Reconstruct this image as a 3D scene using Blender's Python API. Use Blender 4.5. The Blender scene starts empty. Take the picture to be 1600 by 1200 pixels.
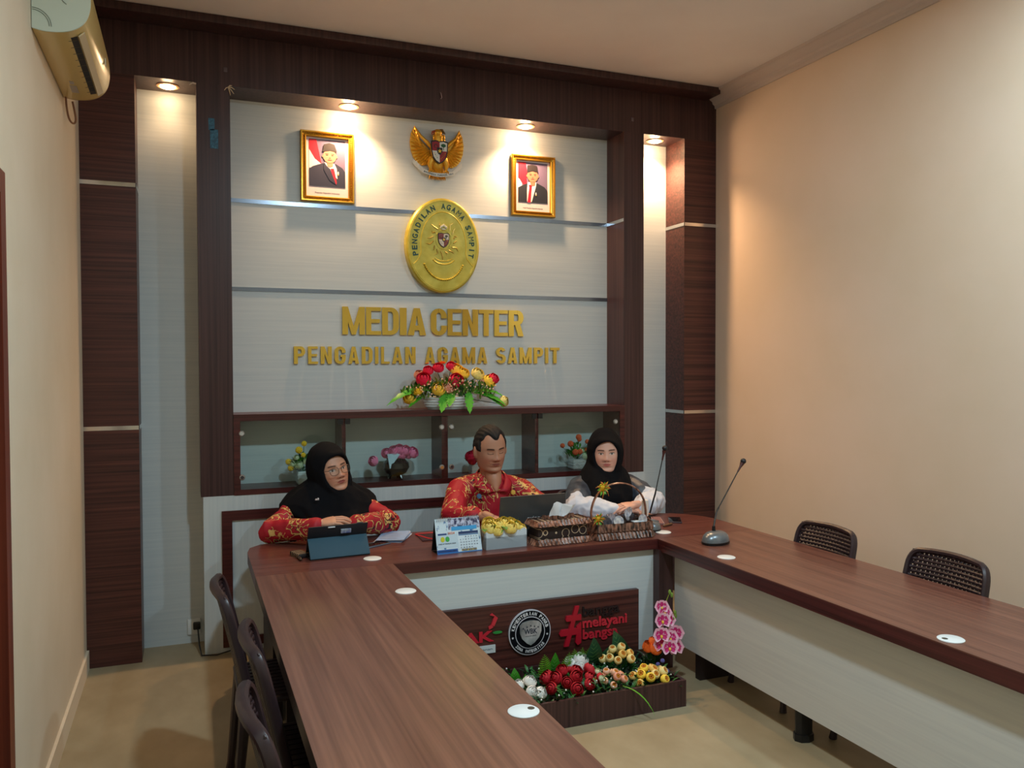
import bpy, bmesh, math, random
from math import sin, cos, pi, radians as R, sqrt, atan2, exp, hypot
from mathutils import Vector, Matrix, Euler
C = bpy.context.scene.collection
random.seed(7)

# ------------------------------------------------------------ camera
cam_d = bpy.data.cameras.new('camera'); cam = bpy.data.objects.new('camera', cam_d); C.objects.link(cam)
cam_d.sensor_width = 36; cam_d.lens = 1283.9 / 1600 * 36; cam_d.clip_start = .05
cam.location = (.5105, -4.876, 1.62)
_yaw, _pit, _rol = .3773, .0242, -.0029
_r = Vector((cos(_yaw), -sin(_yaw), 0)); _f = Vector((sin(_yaw)*cos(_pit), cos(_yaw)*cos(_pit), -sin(_pit)))
_u = _r.cross(_f)
_r2 = _r*cos(_rol) + _u*sin(_rol); _u2 = -_r*sin(_rol) + _u*cos(_rol)
cam.rotation_euler = Matrix((_r2, _u2, -_f)).transposed().to_euler()
bpy.context.scene.camera = cam
vs = bpy.context.scene.view_settings
bpy.context.scene.display_settings.display_device = 'sRGB'
vs.view_transform = 'Standard'; vs.look = 'None'; vs.gamma = 1; vs.use_curve_mapping = False
vs.exposure = -0.08
w = bpy.data.worlds.new('world'); bpy.context.scene.world = w; w.use_nodes = True
w.node_tree.nodes['Background'].inputs[0].default_value = (.75, .85, 1, 1)
w.node_tree.nodes['Background'].inputs[1].default_value = .05
def lamp(name, kind, loc, power, col, rot=(0, 0, 0), **k):
    d = bpy.data.lights.new(name, kind); d.energy = power; d.color = col
    for a, b in k.items(): setattr(d, a, b)
    o = bpy.data.objects.new(name, d); C.objects.link(o); o.location = loc; o.rotation_euler = rot
    return o
COOL = (.69, .90, 1.0); WARM = (1, .62, .33)
lamp('room_lamp', 'AREA', (1.55, -3.2, 3.41), 60, COOL, shape='DISK', size=.17)
lamp('room_lamp', 'AREA', (3.3, -3.1, 3.41), 36, COOL, shape='DISK', size=.17)
for i, (x, y, p) in enumerate(((.433, .10, 4), (1.439, .12, 72), (2.591, .12, 72), (3.568, .12, 84))):
    lamp('downlight_glow', 'POINT', (x, .12, 3.13), (.8, 3.2, 3.2, 2.6)[i], WARM, shadow_soft_size=.03)
    lamp('downlight_beam', 'SPOT', (x, y, 3.15), p, WARM, spot_size=R(128), spot_blend=.8, shadow_soft_size=.025)

# ------------------------------------------------------------ helpers
def srgb(r, g, b):
    f = lambda c: (c/255/12.92) if c <= 10 else ((c/255+.055)/1.055)**2.4
    return (f(r), f(g), f(b), 1)
def newmat(name, col, rough=.5, metal=0, spec=.5, **k):
    m = bpy.data.materials.new(name); m.use_nodes = True; b = m.node_tree.nodes['Principled BSDF']
    b.inputs['Base Color'].default_value = srgb(*col); b.inputs['Roughness'].default_value = rough
    b.inputs['Metallic'].default_value = metal; b.inputs['Specular IOR Level'].default_value = spec
    for a, v in k.items(): b.inputs[a.replace('_', ' ')].default_value = v
    return m
def nodes(m): return m.node_tree.nodes, m.node_tree.links, m.node_tree.nodes['Principled BSDF']
def noise_col(m, c1, c2, scale=(5, 5, 5), detail=4, lo=.35, hi=.65, bump=0, extra=None, dist=0, rough=.55):
    n, l, b = nodes(m)
    tc = n.new('ShaderNodeTexCoord'); mp = n.new('ShaderNodeMapping'); mp.inputs['Scale'].default_value = scale
    no = n.new('ShaderNodeTexNoise'); no.inputs['Scale'].default_value = 1; no.inputs['Detail'].default_value = detail
    no.inputs['Roughness'].default_value = rough; no.inputs['Distortion'].default_value = dist
    rp = n.new('ShaderNodeValToRGB'); e = rp.color_ramp.elements
    e[0].position = lo; e[0].color = srgb(*c1); e[1].position = hi; e[1].color = srgb(*c2)
    l.new(tc.outputs['Object'], mp.inputs[0]); l.new(mp.outputs[0], no.inputs['Vector'])
    l.new(no.outputs['Fac'], rp.inputs[0]); l.new(rp.outputs[0], b.inputs['Base Color'])
    if bump:
        bp = n.new('ShaderNodeBump'); bp.inputs['Strength'].default_value = bump; bp.inputs['Distance'].default_value = .002
        l.new(no.outputs['Fac'], bp.inputs['Height']); l.new(bp.outputs[0], b.inputs['Normal'])
    return m
def wood(name, axis, dark, light, rough=.38, s=1.0):
    sc = {'x': (.9, 50, 70), 'y': (50, .9, 70), 'z': (70, 50, .8)}[axis]
    m = newmat(name, dark, rough)
    return noise_col(m, dark, light, tuple(a*s for a in sc), 5, .30, .72, .04, dist=.25)
M = {}
M['wood_x'] = wood('walnut veneer grain across', 'x', (42, 16, 16), (98, 52, 45))
M['wood_z'] = wood('walnut veneer grain upright', 'z', (44, 23, 25), (80, 52, 51))
M['edge_x'] = wood('mahogany edge across', 'x', (50, 16, 17), (92, 40, 38), .33)
M['edge_y'] = wood('mahogany edge along', 'y', (50, 16, 17), (92, 40, 38), .33)
M['top_x'] = wood('table laminate across', 'x', (78, 38, 33), (116, 68, 57), .30, 1.3)
M['top_y'] = wood('table laminate along', 'y', (88, 50, 42), (126, 82, 67), .30, 1.3)
M['dark'] = newmat('dark stained board', (30, 16, 18), .5)
def laminate(name, c1, c2, sc): return noise_col(newmat(name, c1, .42), c1, c2, sc, 4, .3, .7)
M['cream_x'] = laminate('ivory laminate', (196, 205, 208), (207, 214, 215), (2, 60, 90))
M['cream_z'] = laminate('ivory laminate upright', (196, 205, 208), (207, 214, 215), (90, 60, 1.5))
M['cream_y'] = laminate('ivory laminate along', (206, 205, 202), (216, 215, 210), (60, 2, 90))
M['floor'] = noise_col(newmat('beige vinyl floor', (160, 144, 114), .5), (152, 136, 106), (170, 154, 124), (5, 3, 5), 6, .3, .7)
M['ceil'] = noise_col(newmat('ceiling paint', (228, 220, 218), .8), (226, 218, 216), (231, 224, 222), (2, 2, 2))
M['wall'] = noise_col(newmat('cream wall paint', (224, 208, 184), .7), (220, 204, 178), (228, 213, 190), (1.6, 1.6, 1.6), 4, .35, .65, .05)
M['wall_r'] = noise_col(newmat('peach wall paint', (230, 206, 182), .62), (227, 203, 177), (234, 210, 188), (1.2, 1.2, 1.2), 4, .35, .65, .05)
M['mould'] = newmat('moulding paint', (200, 186, 180), .6)
M['chrome'] = newmat('chrome strip', (215, 215, 215), .12, 1)
M['white'] = newmat('white plastic', (225, 230, 230), .4)
M['black'] = newmat('black plastic', (18, 18, 20), .4)
M['gold'] = newmat('mirror gold', (222, 190, 92), .1, 1)
M['goldp'] = noise_col(newmat('gold paint', (196, 178, 60), .38, .25), (184, 164, 46), (206, 190, 78), (14, 14, 14))
def glassmat(name, tint=(.92, .97, .96), fac=.12):
    m = bpy.data.materials.new(name); m.use_nodes = True; n = m.node_tree.nodes; l = m.node_tree.links; n.clear()
    o = n.new('ShaderNodeOutputMaterial'); t = n.new('ShaderNodeBsdfTransparent'); g = n.new('ShaderNodeBsdfGlossy')
    t.inputs[0].default_value = tint + (1,); g.inputs['Roughness'].default_value = .02
    fr = n.new('ShaderNodeFresnel'); fr.inputs['IOR'].default_value = 1.5
    ge = n.new('ShaderNodeNewGeometry'); su = n.new('ShaderNodeMath'); su.operation = 'SUBTRACT'; su.inputs[0].default_value = 1; l.new(ge.outputs['Backfacing'], su.inputs[1])
    mu = n.new('ShaderNodeMath'); mu.operation = 'MULTIPLY'; l.new(fr.outputs[0], mu.inputs[0]); l.new(su.outputs[0], mu.inputs[1])
    mx = n.new('ShaderNodeMixShader'); l.new(mu.outputs[0], mx.inputs[0]); l.new(t.outputs[0], mx.inputs[1]); l.new(g.outputs[0], mx.inputs[2])
    l.new(mx.outputs[0], o.inputs[0]); return m
M['glass'] = glassmat('cabinet glass')
def emit(name, col, s):
    m = bpy.data.materials.new(name); m.use_nodes = True; b = m.node_tree.nodes['Principled BSDF']
    b.inputs['Base Color'].default_value = srgb(*col); b.inputs['Emission Color'].default_value = srgb(*col); b.inputs['Emission Strength'].default_value = s
    return m
M['bulb'] = emit('warm bulb', (255, 222, 170), 25)
M['tube'] = emit('cool tube', (235, 250, 255), 6)
_cm = {}
def cm(r, g, b, rough=.5, metal=0):
    k = (r, g, b, rough, metal)
    if k not in _cm: _cm[k] = newmat('paint %d %d %d' % (r, g, b), (r, g, b), rough, metal)
    return _cm[k]

def tag(o, label=None, cat=None, group=None, kind=None):
    if label: o['label'] = label
    if cat: o['category'] = cat
    if group: o['group'] = group
    if kind: o['kind'] = kind
    return o
def thing(name, loc, label, cat, group=None, rz=0):
    o = bpy.data.objects.new(name, None); C.objects.link(o); o.location = loc; o.rotation_euler = (0, 0, rz)
    o.empty_display_size = .05
    return tag(o, label, cat, group)
def world_loc(o):
    v = Vector((0, 0, 0))
    while o: v += Vector(o.location); o = o.parent
    return v
class MB:
    def __init__(s): s.v = []; s.f = []; s.m = []
    def add(s, vs_, fs, mat=0, T=None):
        k = len(s.v)
        s.v += [tuple(T @ Vector(p)) if T is not None else tuple(p) for p in vs_]
        s.f += [tuple(i+k for i in f) for f in fs]; s.m += [mat]*len(fs); return s
    def box(s, x0, x1, y0, y1, z0, z1, mat=0, bev=0, T=None, seg=2):
        if not bev:
            vs_ = [(x, y, z) for x in (x0, x1) for y in (y0, y1) for z in (z0, z1)]
            return s.add(vs_, [(0, 1, 3, 2), (4, 6, 7, 5), (0, 4, 5, 1), (2, 3, 7, 6), (0, 2, 6, 4), (1, 5, 7, 3)], mat, T)
        b = bmesh.new(); bmesh.ops.create_cube(b, size=1)
        for v in b.verts: v.co = Vector(((x0+x1)/2+v.co.x*(x1-x0), (y0+y1)/2+v.co.y*(y1-y0), (z0+z1)/2+v.co.z*(z1-z0)))
        bmesh.ops.bevel(b, geom=b.edges[:], offset=bev, segments=seg, affect='EDGES', profile=.5)
        return s.bm(b, mat, T)
    def bm(s, b, mat=0, T=None):
        b.verts.index_update(); b.verts.ensure_lookup_table()
        s.add([v.co[:] for v in b.verts], [tuple(v.index for v in f.verts) for f in b.faces], mat, T); b.free(); return s
    def tube(s, pts, rad, n=10, mat=0, cap=True, T=None, flat=1.0):
        pts = [Vector(p) for p in pts]
        if not isinstance(rad, (list, tuple)): rad = [rad]*len(pts)
        vs_ = []; fs = []; up = None
        for i, p in enumerate(pts):
            d = (pts[min(i+1, len(pts)-1)] - pts[max(i-1, 0)]).normalized()
            if up is None: up = Vector((0, 0, 1)) if abs(d.z) < .9 else Vector((0, 1, 0))
            a = d.cross(up).normalized(); b = a.cross(d).normalized(); up = b
            for k in range(n):
                t = 2*pi*k/n; vs_.append(p + a*cos(t)*rad[i] + b*sin(t)*rad[i]*flat)
        for i in range(len(pts)-1):
            for k in range(n):
                a0 = i*n+k; a1 = i*n+(k+1) % n; fs.append((a0, a1, a1+n, a0+n))
        if cap: fs.append(tuple(reversed(range(n)))); fs.append(tuple(range((len(pts)-1)*n, len(pts)*n)))
        return s.add(vs_, fs, mat, T)
    def limb(s, pts, rad, n=14, mat=0, T=None, flat=1.0):
        # tube with rounded ends, closed
        pts = [Vector(p) for p in pts]; P = []; Q = []
        d0 = (pts[0]-pts[1]).normalized(); d1 = (pts[-1]-pts[-2]).normalized()
        for a in (85, 60, 30): P.append(pts[0]+d0*rad[0]*sin(R(a))); Q.append(rad[0]*cos(R(a)))
        P += pts; Q += list(rad)
        for a in (30, 60, 85): P.append(pts[-1]+d1*rad[-1]*sin(R(a))); Q.append(rad[-1]*cos(R(a)))
        return s.tube(P, Q, n, mat, True, T, flat)
    def ball(s, c, r, mat=0, n=12, T=None, rot=None):
        if not isinstance(r, (tuple, list)): r = (r, r, r)
        vs_ = []; fs = []; m = max(4, n//2+1)
        E_ = Euler(rot).to_matrix() if rot else None
        for i in range(1, m):
            t = pi*i/m
            for k in range(n):
                q = Vector((sin(t)*cos(2*pi*k/n)*r[0], sin(t)*sin(2*pi*k/n)*r[1], cos(t)*r[2]))
                if E_: q = E_ @ q
                vs_.append(Vector(c)+q)
        top = Vector((0, 0, r[2])); bot = -top
        if E_: top = E_ @ top; bot = E_ @ bot
        vs_ += [Vector(c)+top, Vector(c)+bot]; a = len(vs_)-2
        for i in range(m-2):
            for k in range(n): fs.append((i*n+k, (i+1)*n+k, (i+1)*n+(k+1) % n, i*n+(k+1) % n))
        for k in range(n):
            fs.append((a, k, (k+1) % n)); j = (m-2)*n; fs.append((a+1, j+(k+1) % n, j+k))
        return s.add(vs_, fs, mat, T)
    def lathe(s, prof, c=(0, 0, 0), n=24, mat=0, T=None, sx=1, sy=1):
        vs_ = []; fs = []
        for r_, z in prof:
            for k in range(n): vs_.append((c[0]+r_*cos(2*pi*k/n)*sx, c[1]+r_*sin(2*pi*k/n)*sy, c[2]+z))
        for i in range(len(prof)-1):
            for k in range(n):
                a0 = i*n+k; a1 = i*n+(k+1) % n; fs.append((a0, a1, a1+n, a0+n))
        fs.append(tuple(reversed(range(n)))); fs.append(tuple(range((len(prof)-1)*n, len(prof)*n)))
        return s.add(vs_, fs, mat, T)
    def prism(s, poly, a, b, plane='xz', mat=0, T=None):
        # poly in the plane, extruded along the third axis from a to b
        n = len(poly)
        def q(p, t): return {'xz': (p[0], t, p[1]), 'xy': (p[0], p[1], t), 'yz': (t, p[0], p[1])}[plane]
        vs_ = [q(p, a) for p in poly]+[q(p, b) for p in poly]
        fs = [tuple(range(n)), tuple(reversed(range(n, 2*n)))]+[(i, (i+1) % n, (i+1) % n+n, i+n) for i in range(n)]
        return s.add(vs_, fs, mat, T)
    def grid(s, fn, nu, nv, mat=0, T=None, closeu=False):
        vs_ = [fn(i/(nu if closeu else nu-1), j/(nv-1)) for j in range(nv) for i in range(nu)]
        fs = []
        for j in range(nv-1):
            for i in range(nu if closeu else nu-1):
                i2 = (i+1) % nu; fs.append((j*nu+i, j*nu+i2, (j+1)*nu+i2, (j+1)*nu+i))
        return s.add(vs_, fs, mat, T)
    def mesh(s, name, mats, ang=35):
        me = bpy.data.meshes.new(name); me.from_pydata([tuple(v) for v in s.v], [], s.f); 
        if not isinstance(mats, (list, tuple)): mats = [mats]
        for m in mats: me.materials.append(m)
        for p, k in zip(me.polygons, s.m): p.material_index = k; p.use_smooth = True
        b = bmesh.new(); b.from_mesh(me); bmesh.ops.recalc_face_normals(b, faces=b.faces[:]); b.to_mesh(me); b.free()
        me.set_sharp_from_angle(angle=R(ang)); me.update(); return me
    def build(s, name, mats, parent=None, local=False, origin=None, ang=35):
        off = Vector((0, 0, 0))
        if parent is not None and not local: off = world_loc(parent)
        if origin is not None: off = Vector(origin)
        if off.length > 0: s.v = [tuple(Vector(v)-off) for v in s.v]
        o = bpy.data.objects.new(name, s.mesh(name, mats, ang)); C.objects.link(o)
        if parent is not None: o.parent = parent
        if origin is not None: o.location = off - (world_loc(parent) if parent is not None else Vector((0, 0, 0)))
        return o
def solo(mb, name, mats, origin, label, cat, group=None, ang=35):
    return tag(mb.build(name, mats, origin=origin, ang=ang), label, cat, group)
def struct(mb, name, mats, ang=35):
    o = mb.build(name, mats, ang=ang); o['kind'] = 'structure'; return o
def dup(o, parent=None):
    c = o.copy(); C.objects.link(c)
    if parent is not None: c.parent = parent
    for ch in list(o.children): dup(ch, c)
    return c
_tc = {}
def text_geo(txt, size=1, ext=.01, off=0, align='LEFT', space=1):
    k = (txt, size, ext, off, align, space)
    if k in _tc: return _tc[k]
    cu = bpy.data.curves.new('t', 'FONT'); cu.body = txt; cu.size = size; cu.extrude = ext/2; cu.offset = off
    cu.align_x = align; cu.space_character = space; cu.resolution_u = 4
    o = bpy.data.objects.new('t', cu); C.objects.link(o)
    dg = bpy.context.evaluated_depsgraph_get(); me = bpy.data.meshes.new_from_object(o.evaluated_get(dg))
    r_ = ([tuple(v.co) for v in me.vertices], [tuple(p.vertices) for p in me.polygons])
    bpy.data.objects.remove(o); bpy.data.curves.remove(cu); bpy.data.meshes.remove(me)
    _tc[k] = r_; return r_
FRONT = Matrix(((1, 0, 0, 0), (0, 0, -1, 0), (0, 1, 0, 0), (0, 0, 0, 1)))   # text lying in xy -> upright facing -y
def text_to(mb, txt, x, y, z, h, w_=None, ext=.004, off=0, mat=0, T=None, align='LEFT'):
    """text on the xz plane at y, cap height h, total width w_"""
    v, f = text_geo(txt, 1, 1, off, 'LEFT')
    if not v: return
    xs = [p[0] for p in v]; hv = text_geo('H', 1, 1, off)[0]; cap = max(p[1] for p in hv)-min(p[1] for p in hv); b0 = min(p[1] for p in hv)
    sy = h/cap; W = max(xs)-min(xs); sx = (w_/W) if w_ else sy
    x0 = {'LEFT': x, 'CENTER': x-W*sx/2}[align]
    pts = [(x0+(p[0]-min(xs))*sx, y - p[2]*ext, z+(p[1]-b0)*sy) for p in v]
    mb.add(pts, f, mat, T)
def poly_arc(cx, cy, r_, a0, a1, n): return [(cx+r_*cos(R(a0+(a1-a0)*i/n)), cy+r_*sin(R(a0+(a1-a0)*i/n))) for i in range(n+1)]
def remesh(mb, voxel, smooth=3, fac=.5):
    me = mb.mesh('tmp', []); o = bpy.data.objects.new('tmp', me); C.objects.link(o)
    md = o.modifiers.new('r', 'REMESH'); md.mode = 'VOXEL'; md.voxel_size = voxel; md.adaptivity = 0
    if smooth: sm = o.modifiers.new('s', 'SMOOTH'); sm.iterations = smooth; sm.factor = fac
    dg = bpy.context.evaluated_depsgraph_get(); e = bpy.data.meshes.new_from_object(o.evaluated_get(dg))
    r_ = MB(); r_.v = [tuple(v.co) for v in e.vertices]; r_.f = [tuple(p.vertices) for p in e.polygons]; r_.m = [0]*len(r_.f)
    bpy.data.objects.remove(o); bpy.data.meshes.remove(me); bpy.data.meshes.remove(e); return r_

# ------------------------------------------------------------ room shell
XR, YB, YF, ZC = 3.991, .2375, -5.6, 3.5
struct(MB().box(-.15, XR+.15, YF-.1, YB+.12, -.1, 0), 'floor', M['floor'])
struct(MB().box(-.15, XR+.15, YF-.1, YB+.12, ZC, ZC+.1), 'ceiling', M['ceil'])
struct(MB().box(XR, XR+.15, YF, YB+.12, 0, ZC), 'wall_right', M['wall_r'])
struct(MB().box(-.15, 0, -2.0, YB+.12, 0, ZC).box(-.15, 0, -2.95, -2.0, 2.2, ZC).box(-.15, 0, YF, -2.95, 0, ZC), 'wall_left', M['wall'])
struct(MB().box(-.15, XR+.15, YF-.1, YF, 0, ZC), 'wall_front', M['wall'])
struct(MB().box(0, XR, YB, YB+.12, 0, ZC), 'wall_back', M['cream_x'])
b = MB().box(0, .012, -2.0, -.002, 0, .10); struct(b, 'baseboard_left', M['wall'])
# crown moulding along the right wall
prof = [(XR, 3.405), (XR-.012, 3.405), (XR-.015, 3.425), (XR-.03, 3.435), (XR-.035, 3.45), (XR-.055, 3.462), (XR-.07, 3.478), (XR-.088, 3.484), (XR-.092, 3.5), (XR, 3.5)]
struct(MB().prism(prof, YF, -.001, 'xz'), 'trim_1', M['mould'])
# door in the left wall, closest edge of the picture
d = MB(); d.box(-.10, .01, -2.07, -2.0, 0, 2.2); d.box(-.10, .01, -2.95, -2.88, 0, 2.2); d.box(-.10, .01, -2.88, -2.07, 2.13, 2.2)
struct(d, 'door_1', wood('reddish door timber', 'z', (92, 34, 22), (132, 58, 36)))
d = MB(); d.box(-.08, -.04, -2.88, -2.07, 0.005, 2.13); o = struct(d, 'door_2', M['wood_z'])

# panelled feature wall: pillars, header, soffit, cornice
d = MB().box(0, .269, 0, YB, 0, 3.175); struct(d, 'trim_2', M['wood_x'])
d = MB().box(3.731, XR, 0, YB, 0, 3.175); struct(d, 'trim_3', M['wood_x'])
d = MB().box(0, XR, 0, YB, 3.175, 3.5); struct(d, 'trim_4', M['wood_z'])
d = MB().box(0, 3.915, -.155, 0, 3.455, 3.499, bev=.003); struct(d, 'trim_5', M['wood_z'])
d = MB().box(.578, .754, -.004, YB, .884, 3.175); struct(d, 'trim_6', M['wood_z'])
d = MB().box(3.254, 3.405, -.004, YB, .884, 3.175); struct(d, 'trim_7', M['wood_z'])
# chrome strips
c = MB()
for z in (2.5875, 1.2825):
    c.box(0, .272, -.003, .0, z-.011, z+.011); c.box(.2685, .272, -.003, YB, z-.011, z+.011)
    c.box(3.728, XR, -.003, .0, z-.011, z+.011); c.box(3.728, 3.7315, -.003, YB, z-.011, z+.011)
c.box(3.2515, 3.2545, 0, YB, 2.5765, 2.5985)
struct(c, 'trim_8', M['chrome'])
c = MB()
for z in (2.5875, 2.068): c.box(.754, 3.254, YB-.004, YB+.001, z-.012, z+.012)
struct(c, 'trim_9', newmat('blue steel strip', (128, 138, 152), .22, .85))

# low plinth with its framed panel
t = thing('panelled_plinth', (2, 0, 0), 'ivory plinth with a dark wooden frame strip, under the glass cabinet', 'plinth')
MB().box(.59, 3.41, -.008, YB, 0, .884).build('body', M['cream_z'], t)
f = MB()
f.box(.686, 3.31, -.022, -.008, .745, .80).box(.686, 3.31, -.022, -.008, .03, .082).box(.686, .741, -.022, -.008, .082, .745).box(3.255, 3.31, -.022, -.008, .082, .745)
f.build('frame_strip', M['edge_x'], t)

# glass fronted cabinet
t = thing('display_cabinet', (2, .1, .884), 'long low dark wood display cabinet with four glass doors, behind the seated people', 'cabinet')
f = MB(); X0, X1 = .754, 3.254
f.box(X0, X1, -.012, YB, 1.302, 1.340).box(X0, X1, -.012, YB, .884, .915)
f.box(X0, X0+.035, -.012, YB, .915, 1.302).box(X1-.035, X1, -.012, YB, .915, 1.302)
f.build('carcass', M['edge_x'], t)
MB().box(X0+.035, X1-.035, YB-.006, YB, .915, 1.302).build('back_panel', M['cream_x'], t)
for x in (1.372, 1.995, 2.615): MB().box(x-.012-(.008 if x == 1.995 else 0), x+.012+(.008 if x == 1.995 else 0), .004, YB-.006, .915, 1.302).build('divider', M['edge_x'], t)
for x0, x1, kx in ((.792, 1.366, .797), (1.378, 1.99, 1.972), (2.0, 2.609, 2.035), (2.621, 3.216, 3.187)):
    dr = MB().box(x0, x1, -.006, -.001, .918, 1.299).build('glass_door', M['glass'], t)
    hx = x1 if kx < (x0+x1)/2 else x0
    hb = MB().box(hx-.03, hx+.0, -.010, .004, 1.268, 1.300) if kx < (x0+x1)/2 else MB().box(hx, hx+.03, -.010, .004, 1.268, 1.300)
    hb.build('hinge', M['black'], dr)
    for z, cc in ((1.232, (190, 190, 185)), (.984, (60, 55, 60) if kx < 1 or 2.0 < kx < 2.1 else (190, 130, 70))):
        if kx > 3 and z < 1: cc = (190, 190, 185)
        T = Matrix.Translation((kx, -.006, z)) @ Matrix.Rotation(R(90), 4, 'X')
        k = MB().lathe([(.0, 0), (.017, 0), (.017, .004), (.013, .009), (.0, .010)], n=18, T=T)
        k.lathe([(.0, .009), (.010, .009), (.010, .0115), (.0, .0115)], n=16, mat=1, T=T)
        k.build('knob', [cm(190, 188, 182, .25, .6), cm(*cc, .3)], dr)

# ------------------------------------------------------------ downlights
for i, (x, y) in enumerate(((.433, .12), (1.439, .12), (2.591, .12), (3.568, .12))):
    lb = ['round recessed downlight over the narrow left recess', 'round recessed downlight above the portrait on the left', 'round recessed downlight above the portrait on the right', 'round recessed downlight over the narrow right recess'][i]
    t = thing('downlight', (x, y, 3.175), lb, 'light', 'downlights in the soffit')
    MB().lathe([(.043, 0), (.060, 0), (.060, -.004), (.051, -.007), (.043, -.004)], (x, y, 3.175), 28).build('trim_ring', cm(190, 150, 110, .4), t)
    MB().lathe([(0, -.001), (.043, -.001), (.040, -.008), (.026, -.014), (0, -.017)], (x, y, 3.175), 24).build('lens', M['bulb'], t)
for i, (x, y) in enumerate(((1.55, -3.2), (3.3, -3.1))):
    t = thing('ceiling_lamp', (x, y, 3.5), ['round lamp on the ceiling nearer the left wall', 'round lamp on the ceiling nearer the right wall'][i], 'lamp', 'ceiling lamps')
    MB().lathe([(0, 3.44), (.13, 3.44), (.14, 3.45), (.14, 3.5), (0, 3.5)], (x, y, 0), 36).build('housing', M['white'], t)
    MB().lathe([(0, 3.425), (.08, 3.428), (.115, 3.44), (0, 3.44)], (x, y, 0), 32).build('diffuser', M['tube'], t)

# ------------------------------------------------------------ conference tables
ZT, TH = .689, .055
def slab(poly, z0, z1): return MB().prism(poly, z0, z1, 'xy')
YT0, YT1 = -1.117, -.45
# middle table
t = thing('head_table', (2.1, -.8, 0), 'dark red-brown head table where the three people sit, with ivory front panel', 'table')
poly = [(.782, YT0), (2.832, YT0), (3.453, YT0)] + poly_arc(3.453-.33, YT1-.33, .33, 0, 90, 12)[0:] + [(.86, YT1), (.80, -.52), (.782, -.62)]
slab(poly, ZT-.004, ZT).build('tabletop', M['top_x'], t)
slab([(x, y) for x, y in poly], ZT-TH, ZT-.004).build('tabletop_edge', M['edge_x'], t)
MB().box(1.2, 2.82, -1.09, -1.07, .10, ZT-TH).build('front_panel', M['cream_x'], t)
MB().box(1.30, 2.715, -1.118, -1.09, .02, .432).build('logo_board', M['wood_x'], t)
MB().box(2.82, 2.905, -1.15, -1.06, 0, ZT-TH).build('corner_post', M['wood_z'], t)
MB().box(.86, .90, -1.05, -.56, 0, ZT-TH).build('end_panel', M['dark'], t)
# left table
t = thing('side_table', (1.09, -2.7, 0), 'long brown wood-grain table running forward on the left, nearest the camera', 'table', 'long side tables')
MB().box(.782, 1.398, -4.15, YT0-.001, ZT-.004, ZT).build('tabletop', M['top_y'], t)
MB().box(.782, 1.398, -4.15, YT0-.001, ZT-TH, ZT-.004).build('tabletop_edge', newmat('greyed edge band', (88, 76, 68), .5), t)
MB().box(1.32, 1.34, -4.1, YT0-.05, .14, ZT-TH).build('modesty_panel', M['cream_y'], t)
for y in (-1.2, -2.6, -4.05): MB().box(.90, 1.32, y-.02, y+.02, 0, ZT-TH).build('support_board', M['dark'], t)
# right table
t = thing('side_table', (3.14, -2.7, 0), 'long brown wood-grain table beside the right wall with an ivory modesty panel', 'table', 'long side tables')
MB().box(2.832, 3.453, -4.15, YT0-.001, ZT-.004, ZT).build('tabletop', M['top_y'], t)
MB().box(2.832, 3.453, -4.15, YT0-.001, ZT-TH-.008, ZT-.004).build('tabletop_edge', M['edge_y'], t)
MB().box(2.912, 2.93, -4.1, -1.155, .14, ZT-TH-.008).build('modesty_panel', M['cream_y'], t)
MB().box(2.932, 3.36, -1.36, -1.32, 0, ZT-TH-.008).build('support_board', M['dark'], t)
def post(x, y, s):
    m = MB(); k = s*.5
    m.prism([(x+k*cos(R(a))*1.1, y+k*sin(R(a))*.8) for a in range(0, 360, 45)], .02, .6, 'xy')
    m.prism([(x+k*cos(R(a))*1.25, y+k*sin(R(a))*1.0) for a in range(0, 360, 45)], 0, .03, 'xy'); return m
for y in (-2.08, -3.3): post(2.965, y, .075).build('support_leg', M['black'], t)
# grommets set in the tabletops
gl = [((1.33, -.985), 'round white cable cap on the table beside the tablet'), ((1.337, -1.6), 'round white cable cap on the left table near its inner corner'),
      ((1.34, -2.86), 'round white cable cap with an open notch, nearest the camera on the left table'), ((2.911, -1.606), 'round white cable cap on the right table in front of the large microphone'),
      ((2.894, -2.867), 'round white cable cap with a small notch far along the right table'), ((2.948, -.985), 'round white cable cap at the corner beside the rear microphone')]
for i, ((x, y), lb) in enumerate(gl):
    g = MB().lathe([(0, 0), (.043, 0), (.043, .002), (.040, .004), (0, .004)], (x, y, ZT), 32)
    if i in (2, 4): g.lathe([(0, .0041), (.010, .0041), (.010, .0046), (0, .0046)], (x+(.024 if i == 2 else -.022), y+.005, ZT), 10, mat=1)
    solo(g, 'cable_grommet', [M['white'], cm(60, 60, 50)], (x, y, ZT), lb, 'cable cap', 'white cable caps in the tabletops')

# ------------------------------------------------------------ air conditioner on the left wall
t = thing('air_conditioner', (0, -.99, 2.84), 'cream split air conditioner with yellowed and warm-lit plastic, high on the left wall', 'air conditioner')
pf = [(.002, 2.850), (.04, 2.842), (.10, 2.846), (.145, 2.862), (.178, 2.892), (.194, 2.935), (.197, 2.985), (.190, 3.05), (.172, 3.105), (.14, 3.122), (.002, 3.122)]
def chaikin(q, k=2, closed=False):
    for _ in range(k):
        o_ = [] if closed else [q[0]]
        for a, b_ in zip(q, q[1:]): o_ += [tuple(a[j]*.75+b_[j]*.25 for j in range(len(a))), tuple(a[j]*.25+b_[j]*.75 for j in range(len(a)))]
        q = o_+([] if closed else [q[-1]])
    return q
pf = chaikin(pf)
m = MB(); vs_ = []; fs = []; n = len(pf)
for y, s_ in ((-1.42, 1), (-1.40, 1), (-.60, 1), (-.575, .985), (-.56, .93)):
    for x, z in pf: vs_.append((.002+(x-.002)*s_, y, 2.98+(z-2.98)*s_))
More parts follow.
